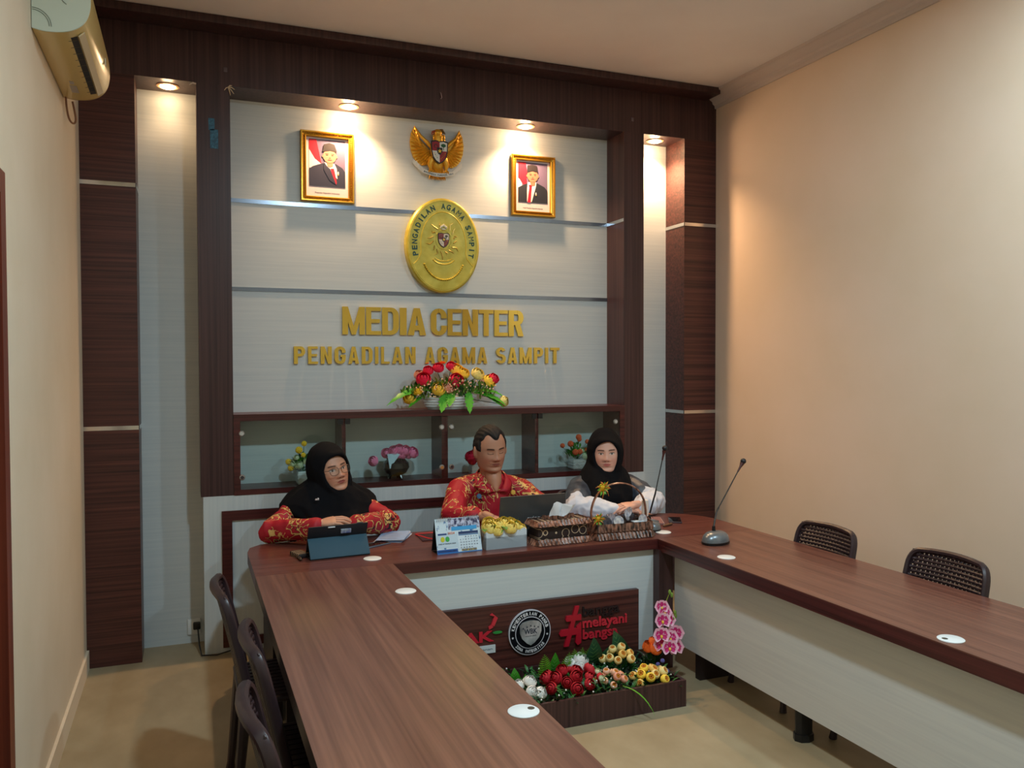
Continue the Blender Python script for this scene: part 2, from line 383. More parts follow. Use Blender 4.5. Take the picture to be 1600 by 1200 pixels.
for j in range(4):
    for i in range(n): fs.append((j*n+i, j*n+(i+1) % n, (j+1)*n+(i+1) % n, (j+1)*n+i))
fs.append(tuple(range(n))); fs.append(tuple(reversed(range(4*n, 5*n))))
m.add(vs_, fs); m.build('housing', newmat('yellowed and warm-lit plastic', (222, 196, 130), .22), t)  # aged yellow plus warm bounce light, both put into the colour
m = MB(); m.prism([(.002+(x-.002)*1.0, z) for x, z in pf], -1.426, -1.4205, 'xz')
m.build('end_cap', cm(205, 215, 200, .35), t)  # cap whiter than the housing: cool lamp light put into its colour
m = MB()
for r_ in (.062, .055): m.tube([(.004+r_*cos(R(a)), -1.427, 2.862+r_*sin(R(a))) for a in range(0, 91, 10)], .0012, 5)
m.tube([(.135+.045*cos(R(a)), -1.427, 3.0+.055*sin(R(a))) for a in range(110, 260, 15)], .0014, 5)
m.build('moulded_line', cm(120, 130, 120), t)
# outlet slot and louver following the lower front
def on(u, o_=0):  # along the lower front from (.095,2.846) to (.178,2.892)
    a = [(.085, 2.8447), (.145, 2.862), (.178, 2.892)]
    if u < .5: p, q, k = a[0], a[1], u*2
    else: p, q, k = a[1], a[2], u*2-1
    x, z = p[0]+(q[0]-p[0])*k, p[1]+(q[1]-p[1])*k; d_ = Vector((q[1]-p[1], p[0]-q[0])).normalized()
    return x+d_.x*o_, z+d_.y*o_
def bandg(y0, y1, u0, u1, o0, o1):
    pts = [on(u0+(u1-u0)*i/5, o0) for i in range(6)]+[on(u1-(u1-u0)*i/5, o1) for i in range(6)]
    return MB().prism(pts, y0, y1, 'xz')
o = bandg(-1.36, -.66, .18, .48, .0002, .0016).build('air_outlet', cm(38, 34, 30), t)
for i in range(10):
    y = -1.33+i*.07; bandg(y, y+.004, .2, .46, .0015, .0026).build('outlet_vane', cm(95, 85, 65), o)
bandg(-1.37, -.64, .50, .80, .003, .0075).build('louver', cm(214, 196, 160, .3), t)
m = MB(); x0, z0 = on(.05, .001); m.box(.05, .078, -.80, -.70, 2.8425, 2.8436).box(.055, .072, -.86, -.82, 2.8425, 2.8436)
m.build('rating_sticker', cm(180, 170, 160), t)
MB().box(.1965, .199, -.86, -.84, 2.93, 2.96).build('indicator', cm(255, 250, 230, .2), t)
solo(MB().tube(chaikin([(.012, -.60, 2.852), (.014, -.59, 2.80), (.02, -.56, 2.755), (.035, -.53, 2.745), (.045, -.52, 2.765), (.04, -.54, 2.81), (.035, -.56, 2.842)]), .0045, 8),
     'drain_hose', cm(120, 78, 50), (.02, -.56, 2.75), 'thin brown hose loop hanging under the air conditioner', 'hose')

# ------------------------------------------------------------ framed portraits
def flat(mb, poly, y, mat, th=.0006): mb.prism(poly, y-th, y, 'xz', mat)
def ell(cx, cz, rx, rz, n=28, a0=0, a1=360): return [(cx+rx*cos(R(a0+(a1-a0)*i/n)), cz+rz*sin(R(a0+(a1-a0)*i/n))) for i in range(n + (a1-a0 < 360))]
def portrait(xc, zc, W, H, label, look, cap):
    t = thing('framed_portrait', (xc, YB, zc), label, 'framed picture', 'gold framed portraits')
    yb = YB-.002; x0, x1, z0, z1 = xc-W/2, xc+W/2, zc-H/2, zc+H/2
    # moulded frame: stepped profile swept round the rectangle
    pr = [(0, 0), (0, .024), (.004, .030), (.010, .030), (.013, .022), (.024, .018), (.028, .024), (.033, .022), (.036, .006)]
    m = MB(); vs_ = []; fs = []; k = len(pr)
    for cx, cz, sx, sz in ((x0, z0, 1, 1), (x1, z0, -1, 1), (x1, z1, -1, -1), (x0, z1, 1, -1)):
        for a, h in pr: vs_.append((cx+sx*a, yb-h, cz+sz*a))
    for c_ in range(4):
        for i in range(k-1):
            a0 = c_*k+i; b0 = ((c_+1) % 4)*k+i; fs.append((a0, b0, b0+1, a0+1))
    m.add(vs_, fs); fr = m.build('frame', newmat('gilt frame', (196, 146, 48), .26, .8), t, ang=20)
    m = MB(); nb = int((H-.05)/.011)
    for i in range(nb):
        z = z0+.03+i*.011
        for xx in (x0+.0185, x1-.0185): m.ball((xx, yb-.0195, z), (.0045, .004, .0042), n=6)
    for i in range(int((W-.05)/.011)):
        for zz in (z0+.0185, z1-.0185): m.ball((x0+.03+i*.011, yb-.0195, zz), (.0042, .004, .0045), n=6)
    m.build('beading', newmat('dark gilt', (150, 92, 22), .35, .7), fr)
    MB().box(x0+.03, x1-.03, yb-.006, yb, z0+.03, z1-.03).build('mat_board', cm(212, 202, 206, .5), t)
    px0, px1, pz0, pz1 = x0+.052, x1-.052, z0+.03+H*.155, z1-.045
    w_, h_ = px1-px0, pz1-pz0; cx = px0+w_*(.56 if look == 0 else .50); y = yb-.006
    X = lambda u: px0+w_*u
    Z = lambda v: pz0+h_*v
    p = MB()
    flat(p, [(px0, pz0), (px1, pz0), (px1, pz1), (px0, pz1)], y, 0)
    if look == 0:
        flat(p, [(X(0), Z(1)), (X(.20), Z(1)), (X(.27), Z(.75)), (X(.34), Z(.48)), (X(.16), Z(.58)), (X(0), Z(.78))], y-.0006, 1)
        flat(p, [(X(0), Z(.78)), (X(.16), Z(.58)), (X(.34), Z(.48)), (X(.25), Z(.42)), (X(0), Z(.38))], y-.0006, 2)
        hx, hz, sk = .57, .62, 3
        flat(p, [(X(0), Z(0)), (X(0), Z(.36)), (X(.10), Z(.42)), (X(.38), Z(.50)), (X(.74), Z(.50)), (X(.92), Z(.42)), (X(1), Z(.33)), (X(1), Z(0))], y-.0012, 4)
        flat(p, [(X(.42), Z(.52)), (X(.70), Z(.50)), (X(.76), Z(.40)), (X(.78), Z(.18)), (X(.60), Z(.30))], y-.0018, 2)
        flat(p, [(X(.59), Z(.39)), (X(.68), Z(.40)), (X(.71), Z(.30)), (X(.76), Z(.10)), (X(.74), Z(.05)), (X(.68), Z(.12)), (X(.62), Z(.28))], y-.0024, 1)
        flat(p, [(X(.40), Z(.50)), (X(.58), Z(.38)), (X(.74), Z(.06)), (X(.56), Z(.14)), (X(.40), Z(.36))], y-.003, 4)
        rx, rz = .19, .145; cap_ = [(X(.37), Z(.74)), (X(.41), Z(.90)), (X(.56), Z(.935)), (X(.70), Z(.91)), (X(.77), Z(.75)), (X(.58), Z(.775))]
        bx = .80
    else:
        flat(p, [(X(0), Z(1)), (X(.26), Z(1)), (X(.30), Z(.80)), (X(.30), Z(.42)), (X(.14), Z(.46)), (X(.06), Z(.56)), (X(0), Z(.60))], y-.0006, 1)
        flat(p, [(X(0), Z(.60)), (X(.06), Z(.56)), (X(.14), Z(.46)), (X(.12), Z(.40)), (X(0), Z(.35))], y-.0006, 2)
        hx, hz, sk = .49, .635, 5
        flat(p, [(X(0), Z(0)), (X(0), Z(.36)), (X(.30), Z(.48)), (X(.64), Z(.50)), (X(.90), Z(.41)), (X(1), Z(.32)), (X(1), Z(0))], y-.0012, 4)
        flat(p, [(X(.32), Z(.50)), (X(.62), Z(.52)), (X(.60), Z(.40)), (X(.46), Z(.02)), (X(.30), Z(.02)), (X(.30), Z(.30))], y-.0018, 2)
        flat(p, [(X(.36), Z(.44)), (X(.48), Z(.45)), (X(.46), Z(.38)), (X(.42), Z(.0)), (X(.31), Z(0)), (X(.35), Z(.22)), (X(.38), Z(.38))], y-.0024, 1)
        rx, rz = .19, .15; cap_ = [(X(.29), Z(.74)), (X(.31), Z(.92)), (X(.48), Z(.95)), (X(.64), Z(.92)), (X(.67), Z(.76)), (X(.48), Z(.79))]
        bx = .60
    flat(p, [(X(hx-.10), Z(.54)), (X(hx+.10), Z(.54)), (X(hx+.08), Z(.44)), (X(hx), Z(.42)), (X(hx-.06), Z(.44))], y-.0027, sk)
    flat(p, [(X(hx+rx*cos(R(a))*(1 if sin(R(a)) > 0 else .96)), Z(hz+.03+rz*sin(R(a)))) for a in range(0, 360, 12)], y-.0033, sk)
    for s_ in (-1, 1):
        flat(p, ell(X(hx+s_*rx*1.0), Z(hz+.03), w_*.025, h_*.03, 10), y-.003, sk)
        flat(p, ell(X(hx+s_*.075), Z(hz+.055), w_*.034, h_*.007, 10), y-.0039, 6)
        flat(p, ell(X(hx+s_*.078), Z(hz+.083), w_*.05, h_*.005, 10), y-.0039, 6)
    flat(p, ell(X(hx), Z(hz-.005), w_*.032, h_*.010, 10), y-.0039, 7)
    flat(p, ell(X(hx), Z(hz-.045), w_*.060, h_*.007, 12), y-.0039, 1)
    flat(p, cap_, y-.0045, 8)
    flat(p, ell(X(bx), Z(.30 if look == 0 else .22), w_*.017, h_*.045, 10), y-.0036, 2)
    flat(p, ell(X(bx), Z(.27 if look == 0 else .19), w_*.018, h_*.012, 10), y-.0042, 9)
    p.build('printed_photo', [cm(104, 90, 118), cm(176, 14, 42), cm(214, 208, 210), cm(186, 124, 98), cm(36, 36, 58) if look == 0 else cm(32, 34, 44), cm(166, 106, 82), cm(40, 22, 20), cm(136, 80, 64), cm(34, 26, 28), cm(210, 170, 60)], t)
    q = MB(); text_to(q, cap, xc, y-.0002, z0+.03+H*.055, .0085, W*.46, .0006, 0, align='CENTER')
    q.build('caption', cm(70, 60, 66), t)
portrait(1.325, 2.822, .322, .425, 'gold portrait of a person in black cap and navy suit, left of the eagle', 0, 'Presiden Republik Indonesia')
portrait(2.688, 2.812, .318, .405, 'gold portrait of a person in black cap and dark suit, right of the eagle', 1, 'Wakil Presiden Republik Indonesia')

# ------------------------------------------------------------ eagle crest
def shieldpoly(cx, cz, w_, h_): 
    return [(cx-w_, cz+h_*.9), (cx-w_*.5, cz+h_), (cx, cz+h_*.93), (cx+w_*.5, cz+h_), (cx+w_, cz+h_*.9), (cx+w_*.98, cz+h_*.1), (cx+w_*.8, cz-h_*.45), (cx+w_*.45, cz-h_*.8), (cx, cz-h_), (cx-w_*.45, cz-h_*.8), (cx-w_*.8, cz-h_*.45), (cx-w_*.98, cz+h_*.1)]
def clipq(poly, sx, sz, cx, cz):
    # keep the quadrant of the polygon
    def clip(p, ax, c, s):
        o_ = []
        for i in range(len(p)):
            a, b_ = p[i], p[(i+1) % len(p)]; da, db = (a[ax]-c)*s, (b_[ax]-c)*s
            if da >= 0: o_.append(a)
            if da*db < 0: k = da/(da-db); o_.append((a[0]+(b_[0]-a[0])*k, a[1]+(b_[1]-a[1])*k))
        return o_
    return clip(clip(poly, 0, cx, sx), 1, cz, sz)
def star(cx, cz, r_, n=5, k=.42): return [(cx+(r_ if i % 2 == 0 else r_*k)*cos(R(90+i*180/n)), cz+(r_ if i % 2 == 0 else r_*k)*sin(R(90+i*180/n))) for i in range(2*n)]
def shield(mb, cx, y, cz, w_, h_, mats=(0, 1, 2, 3, 4)):
    P_ = shieldpoly(cx, cz, w_, h_); g, rd, wh, bk, gr = mats
    flat(mb, shieldpoly(cx, cz, w_*1.12, h_*1.1), y, bk, .004)
    for sx, sz, mt in ((-1, 1, rd), (1, 1, wh), (-1, -1, wh), (1, -1, rd)):
        q = clipq([(cx+(p[0]-cx)*.97, cz+(p[1]-cz)*.97) for p in P_], sx, sz, cx, cz+h_*.1); flat(mb, q, y-.004, mt, .002)
    flat(mb, shieldpoly(cx, cz+h_*.08, w_*.36, h_*.34), y-.006, bk, .002)
    flat(mb, star(cx, cz+h_*.08, w_*.30), y-.008, g, .003)
    flat(mb, ell(cx+w_*.5, cz+h_*.62, w_*.32, h_*.16, 14), y-.006, gr, .002); mb.box(cx+w_*.46, cx+w_*.54, y-.008, y-.006, cz+h_*.2, cz+h_*.55, gr)
    flat(mb, ell(cx-w_*.5, cz+h_*.52, w_*.26, h_*.2, 12), y-.006, bk, .0015); flat(mb, ell(cx-w_*.5, cz+h_*.50, w_*.18, h_*.15, 12), y-.0075, rd, .001)
    for i in range(4): mb.ball((cx-w_*(.72-.13*i), y-.007, cz-h_*(.12+.14*i)), (w_*.05, .003, w_*.07), gr if i % 2 else g, 6)
    for i in range(5): mb.ball((cx+w_*(.68-.12*i), y-.007, cz-h_*(.10+.13*i)), (w_*.08, .003, w_*.05), g, 6)
EX, EZ = 2.020, 2.965; ey = YB-.004
t = thing('eagle_crest', (EX, YB, EZ), 'gilded eagle crest with raised wings, shield and ribbon, on the wall above the oval seal', 'emblem')
goldm = newmat('gilded resin', (224, 166, 48), .34, .45)
def feather(mb, a, b_, w_, y, th=.006, mat=0):
    a = Vector((a[0], 0, a[1])); b_ = Vector((b_[0], 0, b_[1])); d_ = b_-a; L = d_.length; d_.normalize(); n_ = Vector((-d_.z, 0, d_.x))
    vs_ = []; N = 9; 
    for i in range(N):
        u = i/(N-1); ww = w_*sin(pi*min(1, .12+u*.80))**.7*(1 if u < .98 else .35)
        c_ = a+d_*L*u
        vs_ += [c_-n_*ww+Vector((0, y, 0)), c_+Vector((0, y-th, 0)), c_+n_*ww+Vector((0, y, 0)), c_+Vector((0, y+.002, 0))]
    fs = []
    for i in range(N-1):
        for k in range(4): fs.append((i*4+k, i*4+(k+1) % 4, (i+1)*4+(k+1) % 4, (i+1)*4+k))
    fs += [(0, 1, 2, 3), tuple(range(4*N-4, 4*N))]
    mb.add(vs_, fs, mat)
for s_ in (-1, 1):
    m = MB(); X = lambda x: EX+s_*x
    # backing of the wing and three rows of feathers
    out = [(.150, .165), (.170, .120), (.178, .065), (.172, .010), (.155, -.035), (.130, -.065), (.100, -.080), (.070, -.075)]
    inn = [(.142, .110), (.125, .075), (.105, .050), (.085, .030), (.068, .015), (.056, .000), (.048, -.015), (.044, -.030)]
    flat(m, [(X(x), EZ+z) for x, z in ([(.15, .16)]+out[1:]+[(.045, -.02), (.05, .02), (.09, .06), (.13, .10)])], ey, 0, .012)
    for row, (k, yy, ww) in enumerate(((1.0, .012, .011), (.66, .020, .011), (.36, .027, .012))):
        N = 15 if row == 0 else 11
        for i in range(N):
            u = i/(N-1)*(len(out)-1); j = min(int(u), len(out)-2); f_ = u-j
            ox, oz = out[j][0]+(out[j+1][0]-out[j][0])*f_, out[j][1]+(out[j+1][1]-out[j][1])*f_
            ix, iz = inn[j][0]+(inn[j+1][0]-inn[j][0])*f_, inn[j][1]+(inn[j+1][1]-inn[j][1])*f_
            # feathers sweep from the leading inner edge outwards and up
            ix2, iz2 = ix*.8+.01, iz*.7-.0
            feather(m, (X(ix2), EZ+iz2), (X(ix2+(ox-ix2)*k), EZ+iz2+(oz-iz2)*k), ww*.8, ey-yy, .007)
    m.tube([(X(.040), ey-.03, EZ+.03), (X(.075), ey-.036, EZ+.065), (X(.115), ey-.034, EZ+.10), (X(.146), ey-.02, EZ+.155)], [.012, .012, .009, .003], 8)
    m.build('wing', goldm, t)
m = MB()
m.ball((EX, ey-.028, EZ+.015), (.052, .032, .085)); m.ball((EX-.002, ey-.040, EZ+.085), (.034, .030, .045))
m.ball((EX-.008, ey-.050, EZ+.122), (.030, .028, .026)); m.ball((EX, ey-.02, EZ-.06), (.045, .026, .05))
g_ = remesh(m, .004, 2); g_.build('body', goldm, t)
m = MB()
for i in range(6):
    for j in range(5): feather(m, (EX-.030+j*.015, EZ+.115-i*.022), (EX-.034+j*.017, EZ+.085-i*.022), .009, ey-.055-.004*sin(pi*j/4), .006)
m.build('breast_feather', goldm, t)
m = MB(); m.tube([(EX-.028, ey-.060, EZ+.128), (EX-.046, ey-.062, EZ+.124), (EX-.050, ey-.060, EZ+.108)], [.010, .007, .002], 8)
m.tube([(EX-.030, ey-.060, EZ+.115), (EX-.044, ey-.06, EZ+.108)], [.005, .002], 6); m.build('beak', cm(150, 60, 30), t)
m = MB()
for i in range(5): feather(m, (EX-.01, EZ+.140), (EX+.030+.004*i, EZ+.150-.007*i), .005, ey-.05, .004)
m.build('crest_feather', cm(110, 84, 40), t)
m = MB()
for i in range(9): feather(m, (EX+(i-4)*.006, EZ-.06), (EX+(i-4)*.0135, EZ-.168+abs(i-4)*.001), .0085, ey-.012-.002*(4-abs(i-4)), .008)
m.build('tail', goldm, t)
for s_ in (-1, 1):
    m = MB(); m.tube([(EX+s_*.040, ey-.03, EZ-.035), (EX+s_*.056, ey-.036, EZ-.075), (EX+s_*.05, ey-.034, EZ-.105)], [.024, .018, .009], 10)
    for k in (-1, 0, 1): m.tube([(EX+s_*.05, ey-.034, EZ-.105), (EX+s_*.052+k*.012, ey-.046, EZ-.118), (EX+s_*.05+k*.014, ey-.04, EZ-.132)], [.007, .006, .003], 6)
    m.build('leg', goldm, t)
m = MB(); shield(m, EX, ey-.062, EZ+.000, .050, .068)
m.build('shield', [cm(224, 180, 60, .3, .5), cm(150, 20, 34), cm(226, 226, 220), cm(22, 20, 22), cm(20, 90, 50)], t)
rb = MB()
def rib(u, v):
    x = (u-.5)*.215; z = -.118-.022*cos(x*pi/.215)+.0; return (EX+x, ey-.040-.006*cos(x*12), EZ+z+(v-.5)*.024)
rb.grid(rib, 24, 3); rb.v += [(x, y+.003, z) for x, y, z in rb.v[:72]]; rb.f += [tuple(i+72 for i in f) for f in rb.f[:46]]; rb.m += [0]*46
for s_ in (-1, 1):
    for k, (a, c_) in enumerate((((.105, -.115), (.135, -.088)), ((.125, -.10), (.150, -.070)), ((.140, -.085), (.165, -.062)))):
        rb.prism([(EX+s_*a[0], EZ+a[1]-.012), (EX+s_*c_[0], EZ+c_[1]-.010), (EX+s_*(c_[0]-.006), EZ+c_[1]+.014), (EX+s_*(a[0]-.006), EZ+a[1]+.012)], ey-.034+.004*k, ey-.030+.004*k, 'xz')
o = rb.build('ribbon', cm(222, 222, 216), t)
m = MB(); s0 = 'BHINNEKA TUNGGAL IKA'
for i, ch in enumerate(s0):
    u = .06+.88*i/(len(s0)-1); x, y, z = rib(u, .5)
    if ch != ' ':
        x2, _, z2 = rib(u+.01, .5); T = Matrix.Translation((x, y-.001, z-.006)) @ Matrix.Rotation(-atan2(z2-z, x2-x), 4, 'Y')
        text_to(m, ch, 0, 0, 0, .010, .0075 if ch != 'I' else .0025, .0012, .01, T=T, align='CENTER')
m.build('motto', cm(40, 50, 50), o)

# ------------------------------------------------------------ oval seal
SX, SZ, SA, SB = 2.045, 2.378, .243, .300
t = thing('oval_court_seal', (SX, YB, SZ), 'large thick golden oval seal with green lettering around a small shield', 'seal')
yf = YB-.062
def oval(mb, a, b_, y0, y1, mat=0, n=72, bev=0):
    P0 = [(SX+a*cos(2*pi*i/n), y1, SZ+b_*sin(2*pi*i/n)) for i in range(n)]
    k = bev; P1 = [(SX+a*cos(2*pi*i/n), y0+k, SZ+b_*sin(2*pi*i/n)) for i in range(n)]
    P2 = [(SX+(a-k)*cos(2*pi*i/n), y0, SZ+(b_-k)*sin(2*pi*i/n)) for i in range(n)]
    vs_ = P0+P1+P2; fs = [(i, (i+1) % n, (i+1) % n+n, i+n) for i in range(n)]+[(i+n, (i+1) % n+n, (i+1) % n+2*n, i+2*n) for i in range(n)]+[tuple(range(2*n, 3*n)), tuple(reversed(range(n)))]
    mb.add(vs_, fs, mat)
m = MB(); oval(m, SA, SB, yf, YB-.001, bev=.010); m.build('disc', M['goldp'], t)
def ring(a, b_, w_, y, a0=0, a1=360, n=90):
    pts = [(SX+a*cos(R(a0+(a1-a0)*i/n)), y, SZ+b_*sin(R(a0+(a1-a0)*i/n))) for i in range(n+1)]; return pts
m = MB(); m.tube(ring(SA-.018, SB-.018, 0, yf), .0028, 6)
# inner pointed-arch band border
pts = ring(.150, .212, 0, yf, -12, 192, 60); end_r = [(SX+.158, yf, SZ-.08), (SX+.178, yf, SZ-.108), (SX+.196, yf, SZ-.125)]; end_l = [(SX-.196, yf, SZ-.125), (SX-.178, yf, SZ-.108), (SX-.158, yf, SZ-.08)]
m.tube(list(reversed(end_r))+pts+list(reversed(end_l)), .0032, 6)
m.build('raised_border', M['goldp'], t)
m = MB(); s0 = 'PENGADILAN AGAMA SAMPIT'; N = len(s0)
ra, rb_ = .1885, .246
# equal arc-length spacing over the upper arc
A0, A1 = 198, -18; S_ = [0]; K = 400
aa = [A0+(A1-A0)*i/K for i in range(K+1)]
for i in range(K): S_.append(S_[-1]+hypot(ra*(cos(R(aa[i+1]))-cos(R(aa[i]))), rb_*(sin(R(aa[i+1]))-sin(R(aa[i])))))
for i, ch in enumerate(s0):
    if ch == ' ': continue
    tgt = S_[-1]*(i+.5)/N; j = min(range(K+1), key=lambda q: abs(S_[q]-tgt)); a = aa[j]
    x, z = SX+ra*cos(R(a)), SZ+rb_*sin(R(a)); tx, tz = ra*sin(R(a)), -rb_*cos(R(a)); th = atan2(tz, tx)
    T = Matrix.Translation((x, yf-.0005, z)) @ Matrix.Rotation(-th, 4, 'Y') @ Matrix.Translation((0, 0, -.016))
    m = MB(); text_to(m, ch, 0, 0, 0, .035, .027 if ch not in 'I' else .008, .004, .03 if ch != 'M' else 0, T=T, align='CENTER'); m.build('letter', cm(14, 70, 62, .5), t)
m = MB(); m.tube([(SX+.052*cos(R(a)), yf, SZ+.035+.060*sin(R(a))) for a in range(0, 361, 10)], .003, 6)
fl = MB()
for i in range(16):
    a = 360*i/16+8; r0, r1 = 1.15, 1.55+.22*(i % 3)
    p = [(SX+.060*r*cos(R(a+q)), yf-.002, SZ+.035+.066*r*sin(R(a+q))) for r, q in ((r0, 0), ((r0+r1)/2, 10), (r1, 4+8*(i % 2)))]
    fl.tube(p, [.005, .0045, .001], 6)
m.build('ring_relief', M['goldp'], t); fl.build('flame_relief', noise_col(newmat('relief gold', (196, 166, 50), .3, .4), (150, 120, 30), (220, 200, 110), (30, 30, 30)), t)
m = MB()
for i in range(5): m.ball((SX-.018+.009*i, yf-.004, SZ+.115+.006*(2-abs(i-2))), (.006, .005, .010), n=8)
m.ball((SX, yf-.003, SZ+.103), (.016, .004, .006)); m.build('crown_relief', cm(232, 230, 206, .25, .3), t)
m = MB(); shield(m, SX, yf-.002, SZ+.032, .034, .043); m.build('shield', [cm(214, 180, 70, .3, .4), cm(130, 60, 60), cm(222, 214, 198), cm(50, 34, 30), cm(70, 74, 60)], t)
m = MB(); m.tube([(SX+.075*cos(R(a)), yf-.001, SZ-.075+.045*sin(R(a))) for a in range(200, 341, 10)], .005, 6)
m.tube([(SX+.062*cos(R(a)), yf-.001, SZ-.070+.030*sin(R(a))) for a in range(200, 341, 10)], .0035, 6); m.build('ribbon_relief', M['goldp'], t)
m = MB()
for i in range(27):
    a = 205+130*i/26; m.ball((SX+.140*cos(R(a)), yf-.002, SZ-.055+.165*sin(R(a))), (.0078, .010, .0066), n=8, rot=(0, -R(a+90), 0))
m.build('bead_chain', M['goldp'], t)

# ------------------------------------------------------------ wall lettering
def bold(mb, ch, x, z, w_, h, y0, y1):
    s = min(.345*w_ if ch not in 'I' else w_, .34*h) if ch != 'M' else .25*w_
    v = s*.72
    cnt = [0]
    def Q(*p): cnt[0] += 1; mb.prism([(x+a, z+b_) for a, b_ in p], y0-.00012*cnt[0], y1, 'xz')
    Bx = lambda a, b_, c_, d_: Q((a, c_), (b_, c_), (b_, d_), (a, d_))
    def arc(cx, cz, rx, rz, a0, a1, sx=s, sz=v, n=10):
        P_ = [(cx+rx*cos(R(a0+(a1-a0)*i/n)), cz+rz*sin(R(a0+(a1-a0)*i/n))) for i in range(n+1)]
        I_ = [(cx+(rx-sx)*cos(R(a0+(a1-a0)*i/n)), cz+(rz-sz)*sin(R(a0+(a1-a0)*i/n))) for i in range(n+1)]
        for i in range(n): Q(P_[i], P_[i+1], I_[i+1], I_[i])
    r_ = min(w_*.5, h*.3)
    if ch == 'I': Bx(0, w_, 0, h)
    elif ch in 'EL':
        Bx(0, s, 0, h); Bx(s, w_, 0, v)
        if ch == 'E': Bx(s, w_, h-v, h); Bx(s, w_*.92, h/2-v*.5, h/2+v*.5)
    elif ch == 'T': Bx(w_/2-s/2, w_/2+s/2, 0, h-v); Bx(0, w_, h-v, h)
    elif ch == 'M':
        Bx(0, s, 0, h); Bx(w_-s, w_, 0, h); Q((s, h), (s, h*.45), (w_/2-s*.38, 0), (w_/2, 0), (w_/2, h*.30)); Q((w_-s, h), (w_/2, h*.30), (w_/2, 0), (w_/2+s*.38, 0), (w_-s, h*.45))
    elif ch == 'N': Bx(0, s, 0, h); Bx(w_-s, w_, 0, h); Q((s, h), (s, h*.58), (w_-s, 0), (w_-s, h*.42))
    elif ch == 'A':
        Q((0, 0), (s, 0), (w_*.5, h*.74), (w_*.5, h), (w_*.34, h)); Q((w_-s, 0), (w_, 0), (w_*.66, h), (w_*.5, h), (w_*.5, h*.74)); Bx(w_*.30, w_*.70, h*.18, h*.36)
    elif ch in 'CG':
        arc(r_, h-r_, r_, r_, 90, 180); arc(r_, r_, r_, r_, 180, 270); arc(w_-r_, h-r_, r_, r_, 0, 90); arc(w_-r_, r_, r_, r_, 270, 360)
        Bx(0, s, r_, h-r_); Bx(w_-s, w_, h*.64, h-r_+.0001)
        if w_ > 2*r_: Bx(r_, w_-r_, 0, v); Bx(r_, w_-r_, h-v, h)
        if ch == 'C': Bx(w_-s, w_, r_-.0001, h*.37)
        else: Bx(w_-s, w_, r_-.0001, h*.52); Bx(w_*.52, w_-s, h*.52-v*.8, h*.52)
    elif ch == 'D':
        Bx(0, s, 0, h); Bx(s, w_-r_, 0, v); Bx(s, w_-r_, h-v, h); arc(w_-r_, h-r_, r_, r_, 0, 90); arc(w_-r_, r_, r_, r_, 270, 360); Bx(w_-s, w_, r_, h-r_)
    elif ch in 'PR':
        q = h*.285; c_ = h-q; Bx(0, s, 0, h); Bx(s, w_-q*.9, h-v, h); Bx(s, w_-q*.9, h-2*q, h-2*q+v); arc(w_-q*.9, c_, q*.9, q, -90, 90)
        if ch == 'R': Q((w_*.42, h-2*q), (w_*.42+s, h-2*q+v*.2), (w_, 0), (w_-s*1.05, 0))
    elif ch == 'S':
        q = (h+v)/4; ax = w_*.5
        arc(ax, h-q, ax, q, 20, 180, s, v, 12); arc(ax, h-q, ax, q, 180, 270, s, v, 8); arc(ax, q, ax, q, -90, 90, s, v, 12); arc(ax, q, ax, q, 200, 270, s, v, 8)
def letters(line, x0, x1, zb, h, label, off, wd):
    t = thing('wall_lettering', ((x0+x1)/2, YB, zb), label, 'lettering', 'raised gold lettering lines')
    tot = sum(wd.get(c_, 1) for c_ in line); gap = (x1-x0)/tot; x = x0
    for c_ in line:
        k = wd.get(c_, 1)*gap
        if c_ != ' ':
            m = MB(); bold(m, c_, x+gap*.03, zb, k-gap*(.06 if h > .15 else .20), h, YB-.018, YB-.002); m.build('letter', M['gold'], t, ang=30)
        x += k
letters('MEDIA CENTER', 1.404, 2.618, 1.806, .172, 'upper line of raised mirror-gold wall letters reading MEDIA CENTER', .035, {'M': 1.30, 'I': .45, ' ': .22, 'E': .9, 'T': .95, 'A': 1.12})
letters('PENGADILAN AGAMA SAMPIT', 1.113, 2.894, 1.625, .106, 'lower line of raised gold wall letters reading PENGADILAN AGAMA SAMPIT', .035, {'M': 1.25, 'I': .45, ' ': .55, 'E': .9, 'L': .85})

# ------------------------------------------------------------ marks on the header and columns
solo(MB().box(.640, .672, -.0065, -.0045, 2.92, 2.985).box(.648, .690, -.0065, -.0045, 2.82, 2.925), 'blue_tape_patch', noise_col(newmat('blue tape', (40, 90, 120), .5), (34, 70, 96), (58, 118, 146), (60, 60, 60)), (.665, -.005, 2.9), 'scraped blue tape patch near the top of the left inner column', 'tape')
def fray(x, z, lb, pts, c_):
    m = MB()
    for p in pts: m.tube([(x, -.006, z), (x+p[0]*.5, -.014, z+p[1]*.5+.004), (x+p[0], -.012, z+p[1])], [.003, .003, .0015], 6)
    solo(m, 'loose_wire_end', c_, (x, -.006, z), lb, 'wire')
fray(.745, 3.165, 'frayed cream wire ends at the top right corner of the left inner column', [(.035, -.01), (.03, -.035), (.012, -.045), (-.02, -.02), (.02, .01)], cm(214, 190, 160))
fray(.578, 3.165, 'short pale wire end at the top left corner of the left inner column', [(-.035, -.012), (-.03, -.005)], cm(225, 205, 190))
